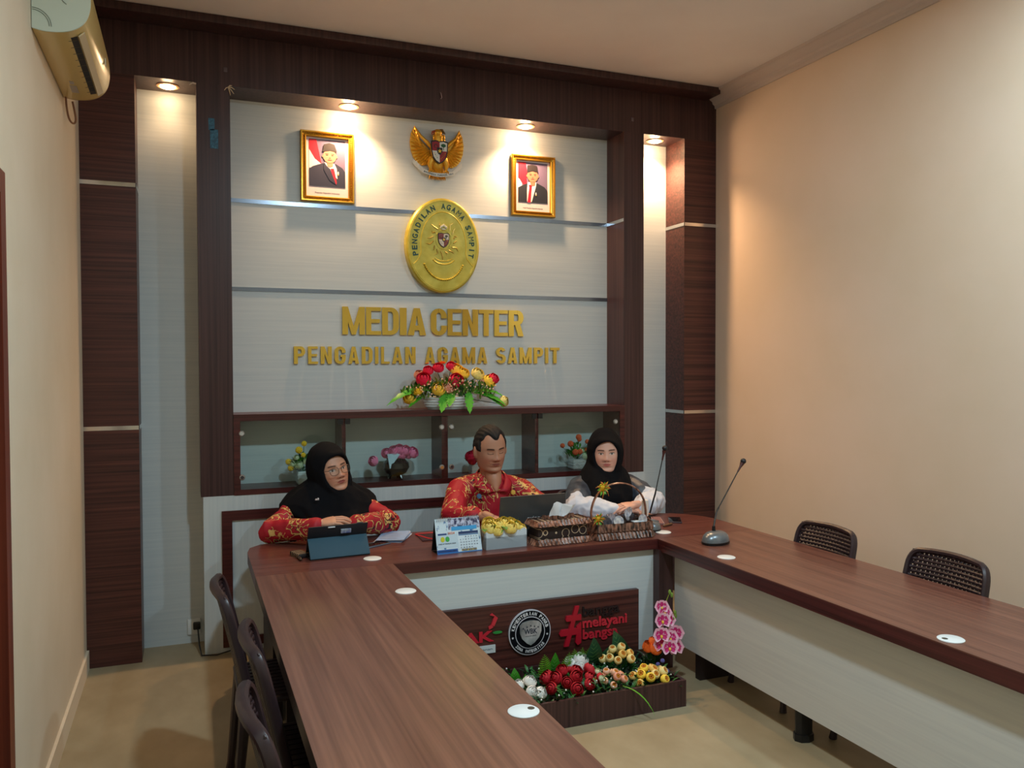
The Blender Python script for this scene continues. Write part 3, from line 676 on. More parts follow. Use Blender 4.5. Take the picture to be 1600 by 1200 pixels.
for (x, z, lb) in ((.732, 3.262, 'small grey screw cap on the header above the left inner column'), (1.976, 3.264, 'small pale hook on the header above the eagle crest'), (3.319, 3.262, 'small grey screw cap on the header above the right inner column')):
    if 'hook' in lb: solo(MB().tube([(x, -.002, z+.02), (x, -.012, z+.012), (x+.006, -.012, z-.012), (x+.002, -.004, z-.02)], .0028, 7), 'wall_hook', cm(170, 150, 150), (x, 0, z), lb, 'hook')
    else: solo(MB().box(x-.010, x+.010, -.004, 0, z-.013, z+.013, bev=.002), 'screw_cap', cm(96, 82, 86), (x, 0, z), lb, 'screw cap', 'screw caps on the header')
# outlet and cable at the foot of the plinth
t = thing('wall_socket', (.555, YB, .11), 'white wall socket low in the left recess beside the plinth', 'socket')
MB().box(.50, .572, YB-.012, YB, .05, .14, bev=.004).build('face_plate', M['white'], t)
MB().box(.53, .570, YB-.045, YB-.012, .085, .125, bev=.006).build('plug', M['black'], t)
solo(MB().tube([(.555, YB-.05, .10), (.562, .08, .03), (.572, -.035, .008), (.65, -.055, .008), (.72, -.05, .02), (.76, -.04, .05)], .004, 8), 'power_cable', M['black'], (.62, 0, .01), 'thin black power cable curling from the wall socket round the plinth corner', 'cable')

# ------------------------------------------------------------ front board logos (flat cut plates on the logo board)
yb_ = -1.118
t = thing('round_integrity_emblem', (2.088, yb_, .283), 'round black and silver emblem with a shield on the head table front', 'emblem')
def disc(mb, cx, cz, r_, y0, y1, mat=0, n=48): mb.prism([(cx+r_*cos(2*pi*i/n), cz+r_*sin(2*pi*i/n)) for i in range(n)], y0, y1, 'xz', mat)
ex, ez = 2.088, .283
m = MB(); disc(m, ex, ez, .113, yb_-.010, yb_, 0); disc(m, ex, ez, .108, yb_-.012, yb_-.010, 1); disc(m, ex, ez, .080, yb_-.0135, yb_-.012, 0); disc(m, ex, ez, .076, yb_-.015, yb_-.0135, 1)
m.build('disc', [cm(205, 205, 215, .6), newmat('ink black', (6, 7, 14), .8, 0, .15)], t)
sp = [(-.058, .036), (-.045, .050), (-.02, .056), (.0, .058), (.02, .056), (.045, .050), (.058, .036), (.058, .0), (.045, -.03), (.02, -.055), (0, -.066), (-.02, -.055), (-.045, -.03), (-.058, 0)]
o = MB().prism([(ex+x, ez+z+.004) for x, z in sp], yb_-.021, yb_-.015, 'xz').build('shield', noise_col(newmat('brushed silver', (190, 200, 205), .3, .5), (120, 132, 138), (225, 230, 235), (12, 12, 9)), t)
m = MB(); text_to(m, 'WBK', ex, yb_-.021, ez-.004, .026, .070, .002, .02, align='CENTER')
for i in range(5): flat(m, star(ex+(i-2)*.020, ez+.036-abs(i-2)*.005, .006), yb_-.021, 0, .001)
text_to(m, 'WILAYAH BEBAS', ex, yb_-.021, ez-.018, .006, .060, .001, 0, align='CENTER'); m.build('shield_text', cm(40, 50, 66), o)
m = MB()
def circtext(par, s0, cx, cz, r_, a0, a1, h, y, wch, inward=False, mat=0):
    for i, ch in enumerate(s0):
        if ch == ' ': continue
        a = a0+(a1-a0)*(i+.5)/len(s0); x, z = cx+r_*cos(R(a)), cz+r_*sin(R(a)); rot = -R(a-90) if not inward else -R(a+90)
        T = Matrix.Translation((x, y, z)) @ Matrix.Rotation(rot, 4, 'Y') @ Matrix.Translation((0, 0, -h/2))
        mb = MB(); text_to(mb, ch, 0, 0, 0, h, wch*(.35 if ch == 'I' else 1), .001, .03 if ch != 'M' else 0, mat, T=T, align='CENTER'); mb.build('letter', cm(225, 225, 230), par)
circtext(t, 'KEMENTERIAN PANRB', ex, ez, .094, 170, 10, .017, yb_-.012, .0125)
circtext(t, 'ZONA INTEGRITAS', ex, ez, .094, 218, 322, .015, yb_-.012, .0095, True)
flat(m, star(ex-.093, ez-.018, .007), yb_-.012, 0, .001); flat(m, star(ex+.093, ez-.018, .007), yb_-.012, 0, .001)
m.build('small_star', cm(215, 215, 222), t)
t = thing('slogan_lettering', (2.44, yb_, .28), 'red hashtag with cut-out words bangga melayani bangsa on the head table front', 'lettering')
m = MB()
for p in ([(2.338, .385), (2.362, .385), (2.302, .185), (2.276, .185)],): m.prism(p, yb_-.012, yb_, 'xz')
m.prism([(2.290, .340), (2.372, .340), (2.372, .312), (2.290, .312), (2.284, .322)], yb_-.0125, yb_, 'xz')
m.prism([(2.262, .272), (2.372, .272), (2.372, .240), (2.256, .240), (2.250, .252)], yb_-.0125, yb_, 'xz')
m.prism([(2.348, .28), (2.372, .30), (2.372, .195), (2.352, .185), (2.340, .20)], yb_-.012, yb_, 'xz')
m.build('hash_sign', cm(178, 22, 44, .35), t)
for wd_, z, w_, cc in (('bangga', .326, .215, (30, 22, 24)), ('melayani', .266, .258, (206, 48, 62)), ('bangsa', .208, .205, (196, 40, 56))):
    m = MB(); text_to(m, wd_, 2.383, yb_-.002, z, .050, w_, .010, .022); m.build('word', cm(*cc, .35), t)
t = thing('partial_logo_lettering', (1.80, yb_, .28), 'red letters AK with arrow, green leaf and small white plate, left of the round emblem', 'lettering')
m = MB(); text_to(m, 'BERAKHLAK', 1.898, yb_-.002, .262, .052, .62, .009, .03); m.v = [(x-.62-.0, y, z) for x, y, z in m.v]
m.build('word', cm(196, 30, 52, .35), t)
m = MB().prism([(1.884, .345), (1.900, .385), (1.878, .392), (1.890, .400), (1.918, .375), (1.898, .335)], yb_-.010, yb_, 'xz').prism([(1.872, .322), (1.894, .332), (1.886, .345), (1.870, .334)], yb_-.010, yb_, 'xz'); m.build('arrow', cm(206, 48, 62, .35), t)
m = MB(); m.prism(ell(1.918, .302, .024, .006, 16), yb_-.008, yb_, 'xz'); m.build('leaf_mark', cm(40, 140, 60), t)
o = MB().box(1.62, 1.906, yb_-.006, yb_, .205, .243).build('name_plate', cm(205, 212, 215), t)
m = MB(); text_to(m, 'berorientasi pelayanan', 1.63, yb_-.006, .220, .011, .26, .001, 0); m.build('plate_text', cm(60, 80, 100), o)

# ------------------------------------------------------------ chairs
def make_chair(loc, rz, label, group):
    t = thing('rattan_chair', loc, label, 'chair', group, rz)
    mt = M_rat; H = .79
    # faces -y ; back at +y
    yb = lambda z: .16+.085*(max(0, z-.40)/.39)**1.15
    def back(u, z): return Vector((u*(.205-.015*((z-.4)/.39)), yb(z)+.028*(1-u*u)-.012, z))
    seat = MB(); seat.box(-.205, .205, -.205, .19, .395, .42, bev=.012)
    so = seat.build('seat', mt, t, local=True)
    g = MB()
    for i in range(11): g.box(-.19+i*.036, -.19+i*.036+.02, -.19, .17, .4195, .4235)
    g.build('seat_weave', mt, so, local=True)
    fr = MB(); pts = []
    for z in (.42, .50, .58, .66, .72): pts.append(back(-1, z))
    for a in range(15, 90, 15): pts.append(back(-1+.18*(1-cos(R(a))), .72+.065*sin(R(a))))
    for u in (-.8, -.5, -.2, 0, .2, .5, .8): pts.append(back(u, .785+.012*(1-u*u)))
    for a in range(75, 0, -15): pts.append(back(1-.18*(1-cos(R(a))), .72+.065*sin(R(a))))
    for z in (.72, .66, .58, .50, .42): pts.append(back(1, z))
    fr.tube(pts, .013, 8, flat=1.35)
    bo = fr.build('backrest_frame', mt, t, local=True)
    wv = MB(); rows, cols = 21, 19
    def P_(u, z, o_=0): p = back(u, z); return (p.x, p.y+o_, p.z)
    ztop = lambda u: .785-.05*max(0, (abs(u)-.75)/.25)**2
    for r_ in range(rows):
        z = .430+.356*r_/(rows-1)
        lim = 1 if z < .73 else .96
        wv.grid(lambda a, b_: P_((a*2-1)*lim*.99, z+(b_-.5)*.0130, -.002+.003*(1 if (int(a*28)+r_) % 2 else -1)), 30, 2)
    for c_ in range(cols):
        u = -.96+1.92*c_/(cols-1)
        wv.grid(lambda a, b_: P_(u+(b_-.5)*.072, .43+(ztop(u)-.43)*a, .001), 14, 2)
    wo = wv.build('backrest_weave', mt, t, local=True)
    md = wo.modifiers.new('thick', 'SOLIDIFY'); md.thickness = .005; md.offset = 0
    md = None
    for sx in (-1, 1):
        MB().tube([(sx*.185, -.18, .40), (sx*.195, -.20, .03), (sx*.198, -.203, 0)], [.020, .014, .017], 8).build('leg', mt, t, local=True)
        MB().tube([(sx*.185, .165, .40), (sx*.195, .20, .03), (sx*.198, .203, 0)], [.022, .015, .018], 8).build('leg', mt, t, local=True)
    return t
M_rat = newmat('brown moulded rattan', (50, 36, 40), .36)
proto = make_chair((.85, -1.70, 0), R(-90)+pi, 'brown woven plastic chair on the left, farthest of the three from the camera', 'brown rattan-look chairs')
def chair(x, y, rz, lb):
    c = dup(proto); c.location = (x, y, 0); c.rotation_euler = (0, 0, rz); c['label'] = lb; return c
proto.location = (.86, -1.62, 0); proto.rotation_euler = (0, 0, R(90))
chair(.925, -2.26, R(90), 'brown woven plastic chair on the left, middle one of the three')
chair(.89, -2.80, R(92), 'brown woven plastic chair on the left, nearest to the camera')
chair(3.27, -1.63, R(-90), 'brown woven plastic chair at the right wall, nearer the dark wood pillar')
chair(3.29, -2.32, R(-90), 'brown woven plastic chair at the right wall, nearer the right edge of the photo')
chair(1.24, -.305, 0, 'brown chair behind the head table under the woman in glasses')
chair(2.20, -.305, 0, 'brown chair behind the head table under the man in the red shirt')
chair(2.91, -.305, 0, 'brown chair behind the head table under the woman with white sleeves')

# ------------------------------------------------------------ flowers: one mesh per kind and colour, copied per bloom
def petal(mb, T, L, W, curl, cup, mat=0, nu=5, nv=6, rose_=False):
    def fn(u, v):
        a = (u-.5)*2; ww = W*sin(pi*(.12+v*.62))**.6
        y = cup*(1-a*a)*L*.5 - curl*v*v*L
        if rose_: y = -.30*L*sin(pi*min(1, .08+v*.84)) - cup*(1-a*a)*L*.35*sin(pi*(.15+v*.65)) + .12*L - curl*v**4*L
        return (a*ww, y*1.0, v*L)
    mb.grid(fn, nu, nv, mat, T)
def rose_geo(open_=1.0, n=(3, 5, 6), mat=0, rot=0):
    """bloom of radius about 1 opening toward +z"""
    m = MB(); rr = random.Random(rot)
    for ring, k in enumerate(n):
        for i in range(k):
            a = 2*pi*i/k+ring*.7+rr.uniform(-.15, .15); tilt = (-.05+.17*ring)*open_
            T = Matrix.Rotation(a, 4, 'Z') @ Matrix.Translation((0, -.02-.15*ring, -.50+.02*ring)) @ Matrix.Rotation(tilt, 4, 'X')
            petal(m, T, 1.15-.10*ring, .34+.14*ring, .05*ring*open_, .8, mat, 6, 7, True)
    m.ball((0, 0, .05), (.34, .34, .52), mat, 8)
    m.lathe([(0, -.6), (.12, -.58), (.30, -.38), (.42, -.2), (.1, -.1)], n=8, mat=1)
    return m
def tulip_geo(rot=0): return rose_geo(.45, (3, 4, 4), rot=rot)
def cup_geo():
    m = MB()
    m.lathe([(0, -.8), (.5, -.72), (.85, -.3), (.92, .15), (.74, .62), (.55, .72), (.5, .5), (.45, .1), (0, 0)], n=12)
    for i in range(5):
        a = 2*pi*i/5; m.ball((.30*cos(a), .30*sin(a), .35), (.25, .25, .38), 2, 7)
    m.lathe([(0, -.95), (.3, -.85), (.2, -.7)], n=6, mat=1); return m
def puff_geo():
    m = MB(); rr = random.Random(3)
    for i in range(46):
        z = 1-2*(i+.5)/46; r_ = sqrt(1-z*z); a = i*2.4
        m.ball((.62*r_*cos(a), .62*r_*sin(a), .62*z), (.24, .24, .24), 0, 6)
    return m
def orchid_geo():
    m = MB()
    for a, L, W in ((90, 1, .38), (210, 1, .38), (330, 1, .38), (25, 1.05, .62), (155, 1.05, .62)):
        T = Matrix.Rotation(R(a-90), 4, 'Z') @ Matrix.Rotation(R(-78), 4, 'X'); petal(m, T, L, W, .06, .18, 0)
        petal(m, Matrix.Translation((0, 0, .02)) @ T, L*.72, W*.55, .06, .22, 2)
    m.ball((0, -.1, .12), (.16, .26, .16), 3, 8); m.ball((0, .05, .14), (.10, .10, .12), 2, 8); return m
GREEN = cm(46, 104, 44, .45); GREEN_L = cm(96, 168, 44, .4); GREEN_D = cm(24, 72, 42, .4)
def two(c1, c2, sc=1.5):
    k = ('two', c1, c2)
    if k not in _cm: _cm[k] = noise_col(newmat('petal %d %d %d' % c1, c1, .7), c1, c2, (sc*26,)*3, 2, .4, .62)
    return _cm[k]
PET = {'red': two((170, 14, 34), (196, 28, 44)), 'crimson': two((214, 14, 58), (232, 44, 86)), 'yellow': two((255, 212, 50), (255, 226, 100)), 'cream': two((236, 214, 130), (244, 228, 170)),
       'butter': two((255, 228, 110), (255, 238, 150)), 'lemon': two((240, 222, 120), (248, 236, 164)), 'golden': two((250, 200, 30), (252, 214, 70)), 'pink': two((246, 120, 170), (250, 160, 200)), 'salmon': two((232, 148, 120), (240, 178, 150)),
       'white': two((240, 242, 238), (250, 250, 246)), 'peach': two((238, 182, 150), (244, 202, 176)), 'orange': two((222, 92, 50), (236, 120, 74)), 'bud': two((230, 190, 90), (240, 208, 130)),
       'ivory': two((220, 232, 190), (236, 242, 214)), 'violet': two((86, 84, 150), (120, 112, 180)), 'tangerine': two((226, 88, 20), (240, 122, 40)), 'purple': two((76, 24, 100), (110, 40, 130)),
       'orchid': two((240, 160, 190), (250, 214, 226)), 'magenta': two((196, 24, 108), (214, 50, 130))}
_fm = {}
def bloom(kind, colour, loc, r_, dirv, parent, name='bloom', i=0):
    k = (kind, colour, i % 3)
    if k not in _fm:
        g = {'rose': lambda: rose_geo(rot=i % 3), 'tulip': lambda: tulip_geo(i % 3), 'cup': cup_geo, 'puff': puff_geo, 'orchid': orchid_geo}[kind]()
        _fm[k] = g.mesh(name, [PET[colour], GREEN, cm(196, 120, 20) if kind == 'cup' else PET['magenta'], PET['yellow']], ang=60)
    o = bpy.data.objects.new(name, _fm[k]); C.objects.link(o); o.parent = parent; o.location = Vector(loc)-world_loc(parent)
    q = Vector(dirv).to_track_quat('Z', 'Y'); o.rotation_euler = q.to_euler(); o.scale = (r_*(1.32 if kind in ('rose', 'tulip') else 1),)*3; return o
def leafblade(mb, base, tip, width, droop=.0, mat=0, serr=0, up=(0, 0, 1), n=9, fold=.25, vein=None):
    base, tip = Vector(base), Vector(tip); d_ = tip-base; L = d_.length; dn = d_.normalized(); sd = dn.cross(Vector(up))
    if sd.length < .01: sd = Vector((1, 0, 0))
    sd.normalize(); nn = sd.cross(dn).normalized(); vs_ = []; fs = []
    for i in range(n):
        u = i/(n-1); c_ = base+d_*u+nn*(L*droop*4*u*(1-u)); ww = width*sin(pi*min(1, .06+.94*u))**.75*(1-.35*u)
        if i == n-1: ww = width*.03
        if serr and i % 2 and i < n-1: ww *= 1-serr
        vs_ += [c_-sd*ww+nn*fold*ww, c_, c_+sd*ww+nn*fold*ww]
    for i in range(n-1):
        fs += [(3*i, 3*i+1, 3*i+4, 3*i+3), (3*i+1, 3*i+2, 3*i+5, 3*i+4)]
    mb.add(vs_, fs, mat)
    if vein is not None:
        for i in range(1, n-2):
            for s_ in (-1, 1):
                a = vs_[3*i+1]+nn*.0012; b_ = (vs_[3*(i+1)+1+s_]*.62+vs_[3*(i+1)+1]*.38)+nn*.0016+nn*fold*.0; w2 = dn*.0022
                mb.add([a-w2, a+w2, b_+w2*.4, b_-w2*.4], [(0, 1, 2, 3)], vein)
def fern(mb, base, tip, width, mat=0, n=12, up=(0, -1, 0)):
    base, tip = Vector(base), Vector(tip); d_ = tip-base; dn = d_.normalized(); sd = dn.cross(Vector(up)).normalized()
    mb.tube([base, base+d_*.5, tip], [.0018, .0014, .0008], 5, mat)
    for i in range(n):
        u = .12+.86*i/(n-1); L = width*sin(pi*min(1, .25+.72*u))
        for s_ in (-1, 1):
            a = base+d_*u; leafblade(mb, a, a+sd*s_*L+dn*L*.45, L*.16, 0, mat, 0, up, 4, .1)
def stems(mb, root, tips, mat=0, r_=.0016):
    for p in tips:
        a, b_ = Vector(root), Vector(p); mb.tube([a, a.lerp(b_, .5)+Vector((0, 0, .01)), b_], r_, 5, mat)

# --- planter on the floor against the head table
t = thing('planter_box', (2.07, -1.36, 0), 'long low dark wood planter box on the floor in front of the head table', 'planter')
PX0, PX1, PY0, PY1, PH = 1.45, 2.69, -1.6, -1.155, .125
MB().box(PX0, PX1, PY0, PY0+.016, 0, PH).box(PX0, PX1, PY1-.016, PY1, 0, PH).box(PX0, PX0+.016, PY0+.016, PY1-.016, 0, PH).box(PX1-.016, PX1, PY0+.016, PY1-.016, 0, PH).build('box', M['wood_z'], t)
MB().box(PX0+.016, PX1-.016, PY0+.016, PY1-.016, .01, .075).build('filling', cm(60, 66, 50, .9), t)
rnd = random.Random(11)
def bunch(name, label, cx, cy, kind, colour, n, r_, spread, zc, leaf=GREEN, cat='artificial flowers', zs=.05, pts=None, colours=None):
    t = thing(name, (cx, cy, .075), label, cat, 'artificial flower bunches in the planter')
    tips = []
    for i in range(n):
        if pts: x, y, z = pts[i]
        else:
            a = i*2.4; q = sqrt((i+.5)/n); x, y, z = cx+spread[0]*q*cos(a), cy+spread[1]*q*sin(a), zc+zs*(1-q)+rnd.uniform(-.012, .012)
        d_ = Vector(((x-cx)*2.0, (y-cy)*2.0-.10, .16)).normalized()
        bloom(kind, colours[i % len(colours)] if colours else colour, (x, y, z), r_*rnd.uniform(.9, 1.1), d_, t, 'flower_head', i); tips.append((x, y, z-r_*.7))
    m = MB(); stems(m, (cx, cy, .08), tips); m.build('stem', GREEN_D, t)
    m = MB()
    for i in range(n*3):
        a = rnd.uniform(0, 2*pi); q = rnd.uniform(.3, 1.15); p = (cx+spread[0]*q*cos(a), cy+spread[1]*q*sin(a), rnd.uniform(.115, zc-.01))
        leafblade(m, (p[0]*.7+cx*.3, p[1]*.7+cy*.3, p[2]-.02), (p[0]+.01*cos(a), p[1]+.01*sin(a), p[2]+.012), .012, .1, 0, .2)
    m.build('leaf', leaf, t); return t
bunch('red_rose_bunch', 'bunch of red artificial roses in the middle of the planter box', 2.16, -1.45, 'rose', 'red', 17, .026, (.165, .11), .145)
bunch('white_rose_bunch', 'bunch of white artificial roses at the left of the red roses', 1.925, -1.47, 'tulip', 'white', 6, .027, (.065, .09), .135)
bunch('white_rose_bunch', 'pair of white artificial roses just behind the red roses', 2.255, -1.32, 'rose', 'white', 3, .030, (.05, .03), .165)
bunch('peach_bud_bunch', 'stem of round peach buds left of the white roses, by the table edge', 1.815, -1.45, 'cup', 'peach', 5, .018, (.02, .06), .15, zs=.06, colours=['peach'])
bunch('peach_bud_bunch', 'cluster of round peach and orange buds between red and yellow flowers', 2.355, -1.49, 'cup', 'peach', 10, .020, (.07, .085), .130, colours=['peach', 'peach', 'salmon'])
bunch('cream_bud_bunch', 'tall cluster of cream yellow buds in front of the big variegated leaves', 2.47, -1.34, 'cup', 'bud', 12, .023, (.085, .075), .175, colours=['cream', 'cream', 'bud'])
bunch('yellow_tulip_bunch', 'bunch of yellow artificial tulips near the right end of the planter', 2.555, -1.50, 'cup', 'yellow', 13, .024, (.095, .085), .125, colours=['bud', 'yellow', 'cream'])
bunch('white_rose_bunch', 'small white artificial blossoms at the right of the red roses, among the peach buds', 2.29, -1.45, 'rose', 'ivory', 4, .014, (.03, .07), .135)
bunch('violet_filler_bunch', 'low violet filler blossoms at the right end of the planter box', 2.655, -1.44, 'puff', 'violet', 3, .014, (.012, .05), .135)
bunch('orange_lily_bunch', 'orange artificial lilies under the pink orchid, right end of the planter', 2.65, -1.36, 'tulip', 'tangerine', 5, .028, (.03, .04), .20)
for lb, cx, cy, specs in (
    ('pair of large dark variegated leaves behind the cream buds in the planter', 2.37, -1.22, [((2.36, -1.24, .09), (2.325, -1.36, .30), .060), ((2.55, -1.22, .09), (2.455, -1.32, .305), .060), ((2.40, -1.24, .09), (2.47, -1.30, .24), .05)]),
    ('broad blue-green variegated leaf at the left end of the planter, by the table edge', 1.81, -1.30, [((1.84, -1.30, .08), (1.82, -1.38, .235), .050)]),
    ('broad bright green leaf standing left of the fern fronds in the planter', 1.90, -1.33, [((1.91, -1.33, .08), (1.895, -1.40, .225), .044), ((1.95, -1.33, .08), (1.96, -1.38, .18), .03)]),
    ('broad bright green leaf between the two fern fronds in the planter', 2.13, -1.27, [((2.13, -1.27, .08), (2.13, -1.34, .245), .042)])):
    t = thing('variegated_leaf_spray', (cx, cy, .075), lb, 'artificial leaves', 'artificial leaf sprays in the planter')
    for a, b_, w_ in specs:
        m = MB(); leafblade(m, a, b_, w_, .06, 0, 0, (0, -1, 0), 11, .18, vein=1)
        m.build('leaf', [cm(34, 92, 66, .4) if 'dark' in lb or 'blue' in lb else cm(60, 160, 40, .4), cm(130, 190, 120, .4)], t)
for lb, cx, cy, fr in (
    ('bright green fern fronds standing behind the red roses, left group', 2.10, -1.29, [((2.09, -1.30, .10), (2.065, -1.36, .25), .038), ((2.19, -1.30, .10), (2.20, -1.35, .24), .034), ((2.15, -1.30, .10), (2.16, -1.38, .20), .03)]),
    ('bright green fern fronds standing behind the white roses, right group', 2.27, -1.25, [((2.27, -1.25, .10), (2.235, -1.33, .245), .034), ((2.28, -1.25, .10), (2.275, -1.34, .25), .034), ((2.30, -1.25, .10), (2.32, -1.32, .235), .032)])):
    t = thing('fern_spray', (cx, cy, .075), lb, 'artificial leaves', 'artificial fern sprays in the planter')
    for a, b_, w_ in fr: m = MB(); fern(m, a, b_, w_); m.build('frond', GREEN_L, t)
t = thing('low_greenery', (2.05, -1.40, .075), 'low green filler leaves and tiny white blossoms covering the planter box', 'artificial leaves')
m = MB(); q_ = MB()
for i in range(900):
    x, y = rnd.uniform(PX0+.05, PX1-.03), rnd.uniform(PY0+.015, PY1-.05); z = rnd.uniform(.09, .155); a = rnd.uniform(0, 6.28)
    leafblade(m, (x, y, z-.015), (x+.035*cos(a), y+.035*sin(a)-.005, z+.012), .010, .12, 0 if rnd.random() < .7 else 1, .25)
    if i % 5 == 0: q_.ball((x, y-.01, z+.018), .0042, 0, 6)
o = m.build('leaf', [GREEN, GREEN_D], t); o['kind'] = 'stuff'; o = q_.build('tiny_blossom', PET['white'], t); o['kind'] = 'stuff'
m = MB(); leafblade(m, (2.37, -1.56, .13), (2.46, -1.70, .03), .006, .15, 0, 0, (0, 0, 1), 8); m.build('grass_blade', GREEN_L, t)
# orchid
t = thing('pink_orchid', (2.67, -1.33, .075), 'tall pink and white orchid spray at the right end of the planter', 'artificial flowers')
op = [(2.705, -1.36, .405), (2.715, -1.37, .378), (2.690, -1.39, .345), (2.735, -1.36, .335), (2.665, -1.42, .285), (2.715, -1.42, .265), (2.765, -1.39, .275), (2.70, -1.44, .225), (2.745, -1.42, .215), (2.675, -1.41, .235)]
for i, p in enumerate(op): bloom('orchid', 'orchid', p, .040 if i > 1 else .034, (-.35+.12*(i % 3), -1, .25), t, 'flower_head', i)
m = MB(); m.tube([(2.67, -1.33, .08), (2.68, -1.34, .2), (2.715, -1.35, .34), (2.735, -1.36, .44), (2.745, -1.37, .475)], [.0035, .003, .0025, .002, .0015], 6)
m.tube([(2.68, -1.34, .22), (2.76, -1.36, .31), (2.775, -1.37, .37)], .002, 6); m.build('stem', cm(150, 170, 50), t)
m = MB()
for p in ((2.745, -1.37, .478), (2.757, -1.37, .462), (2.776, -1.37, .372), (2.778, -1.372, .355), (2.768, -1.37, .34)): m.ball(p, (.008, .008, .013), n=8)
m.build('bud', cm(120, 150, 60), t)
m = MB()
for a in range(0, 360, 40): leafblade(m, (2.69, -1.34, .10), (2.69+.06*cos(R(a)), -1.34+.05*sin(R(a)), .19+.03*(a % 80)/80), .016, .1, 0, .3)
m.build('leaf', GREEN_D, t)

# --- long arrangement on top of the cabinet
t = thing('cabinet_top_vase', (2.03, .10, 1.34), 'low wide white ribbed vase on top of the display cabinet', 'vase')
m = MB(); m.lathe([(.0, 0), (.115, 0), (.135, .02), (.145, .06), (.148, .078), (.138, .078), (.130, .06), (0, .055)], (2.03, .09, 1.34), 32, sx=1.0, sy=.62)
for i in range(4): m.lathe([(.128+.005*i, .012+.016*i), (.134+.005*i, .018+.016*i), (.130+.005*i, .024+.016*i)], (2.03, .09, 1.34), 32, sx=1.02, sy=.64)
m.build('bowl', cm(222, 228, 226, .35), t)
t = thing('rose_arrangement', (2.03, .09, 1.40), 'wide arrangement of red, yellow and pink artificial roses on top of the cabinet', 'artificial flowers')
A_ = lambda u, v: (1.637+(u-600)*.0042, 1.605-(v-575)*.0041)
fl_ = [('rose', 'crimson', 655, 594, .036), ('rose', 'crimson', 705, 596, .037), ('rose', 'crimson', 667, 581, .026), ('rose', 'crimson', 683, 577, .028), ('rose', 'crimson', 704, 575, .028), ('tulip', 'salmon', 654, 588, .030),
       ('rose', 'yellow', 676, 609, .034), ('rose', 'yellow', 634, 621, .032), ('rose', 'golden', 644, 611, .024), ('rose', 'salmon', 691, 607, .030), ('rose', 'yellow', 711, 580, .034), ('rose', 'yellow', 721, 586, .032),
       ('rose', 'lemon', 744, 587, .034), ('rose', 'yellow', 761, 598, .034), ('rose', 'crimson', 769, 594, .028), ('tulip', 'lemon', 780, 629, .030), ('tulip', 'salmon', 752, 600, .022)]
tips = []
for i, (k, c_, u, v, r_) in enumerate(fl_):
    x, z = A_(u, v); y = .02+.10*(z-1.38)/.25+(.02 if c_ == 'salmon' and v < 600 else 0)-(.05 if v > 593 and 640 < u < 720 else 0); tips.append((x, y, z))
    bloom(k, c_, (x, y, z), r_*1.12, ((x-2.03)*.9, -.55, .25+(z-1.42)*2), t, 'rose', i)
m = MB(); stems(m, (2.03, .09, 1.405), [(x, y+.02, z-.02) for x, y, z in tips], 0, .0022); m.build('stem', GREEN_D, t)
m = MB(); lf = MB()
for base, tip, w_, dr in (((1.90, .06, 1.45), (1.63, .0, 1.37), .030, .14), ((1.95, .05, 1.43), (1.78, .0, 1.47), .024, .1), ((2.0, .0, 1.44), (1.95, -.075, 1.325), .034, .0), ((2.04, -.01, 1.44), (2.0, -.07, 1.36), .030, .0), ((2.15, -.0, 1.45), (2.13, -.085, 1.315), .030, .0),
                          ((2.2, .04, 1.44), (2.40, -.02, 1.35), .030, .1), ((2.2, .05, 1.45), (2.41, .02, 1.40), .024, .12), ((1.86, .04, 1.42), (1.76, -.01, 1.355), .018, .05), ((2.25, .02, 1.43), (2.38, -.03, 1.34), .022, .05)):
    lf = MB(); leafblade(lf, base, tip, w_*1.25, dr, 0, .35, (0, -.5, 1), 13, .2); lf.build('leaf', cm(70, 160, 40, .4), t)
m = MB(); b_ = MB()
for i in range(420):
    a = rnd.uniform(0, 2*pi); q = sqrt(rnd.random()); x = 2.03+.30*q*cos(a)*(1 if rnd.random() < .8 else .5); z = 1.44+.085*q*abs(sin(a))+rnd.uniform(-.03, .02); y = .04+rnd.uniform(-.05, .05)
    leafblade(m, (x, y, z-.015), (x+rnd.uniform(-.03, .03), y-.02, z+.02), .009, .1, 0 if i % 3 else 1, .3)
    if i % 4 == 0: b_.ball((x+.01, y-.035, z+.01), .0052, 0, 6)
o = m.build('filler_leaf', [cm(104, 140, 50), GREEN], t); o['kind'] = 'stuff'; o = b_.build('tiny_blossom', PET['peach'], t); o['kind'] = 'stuff'

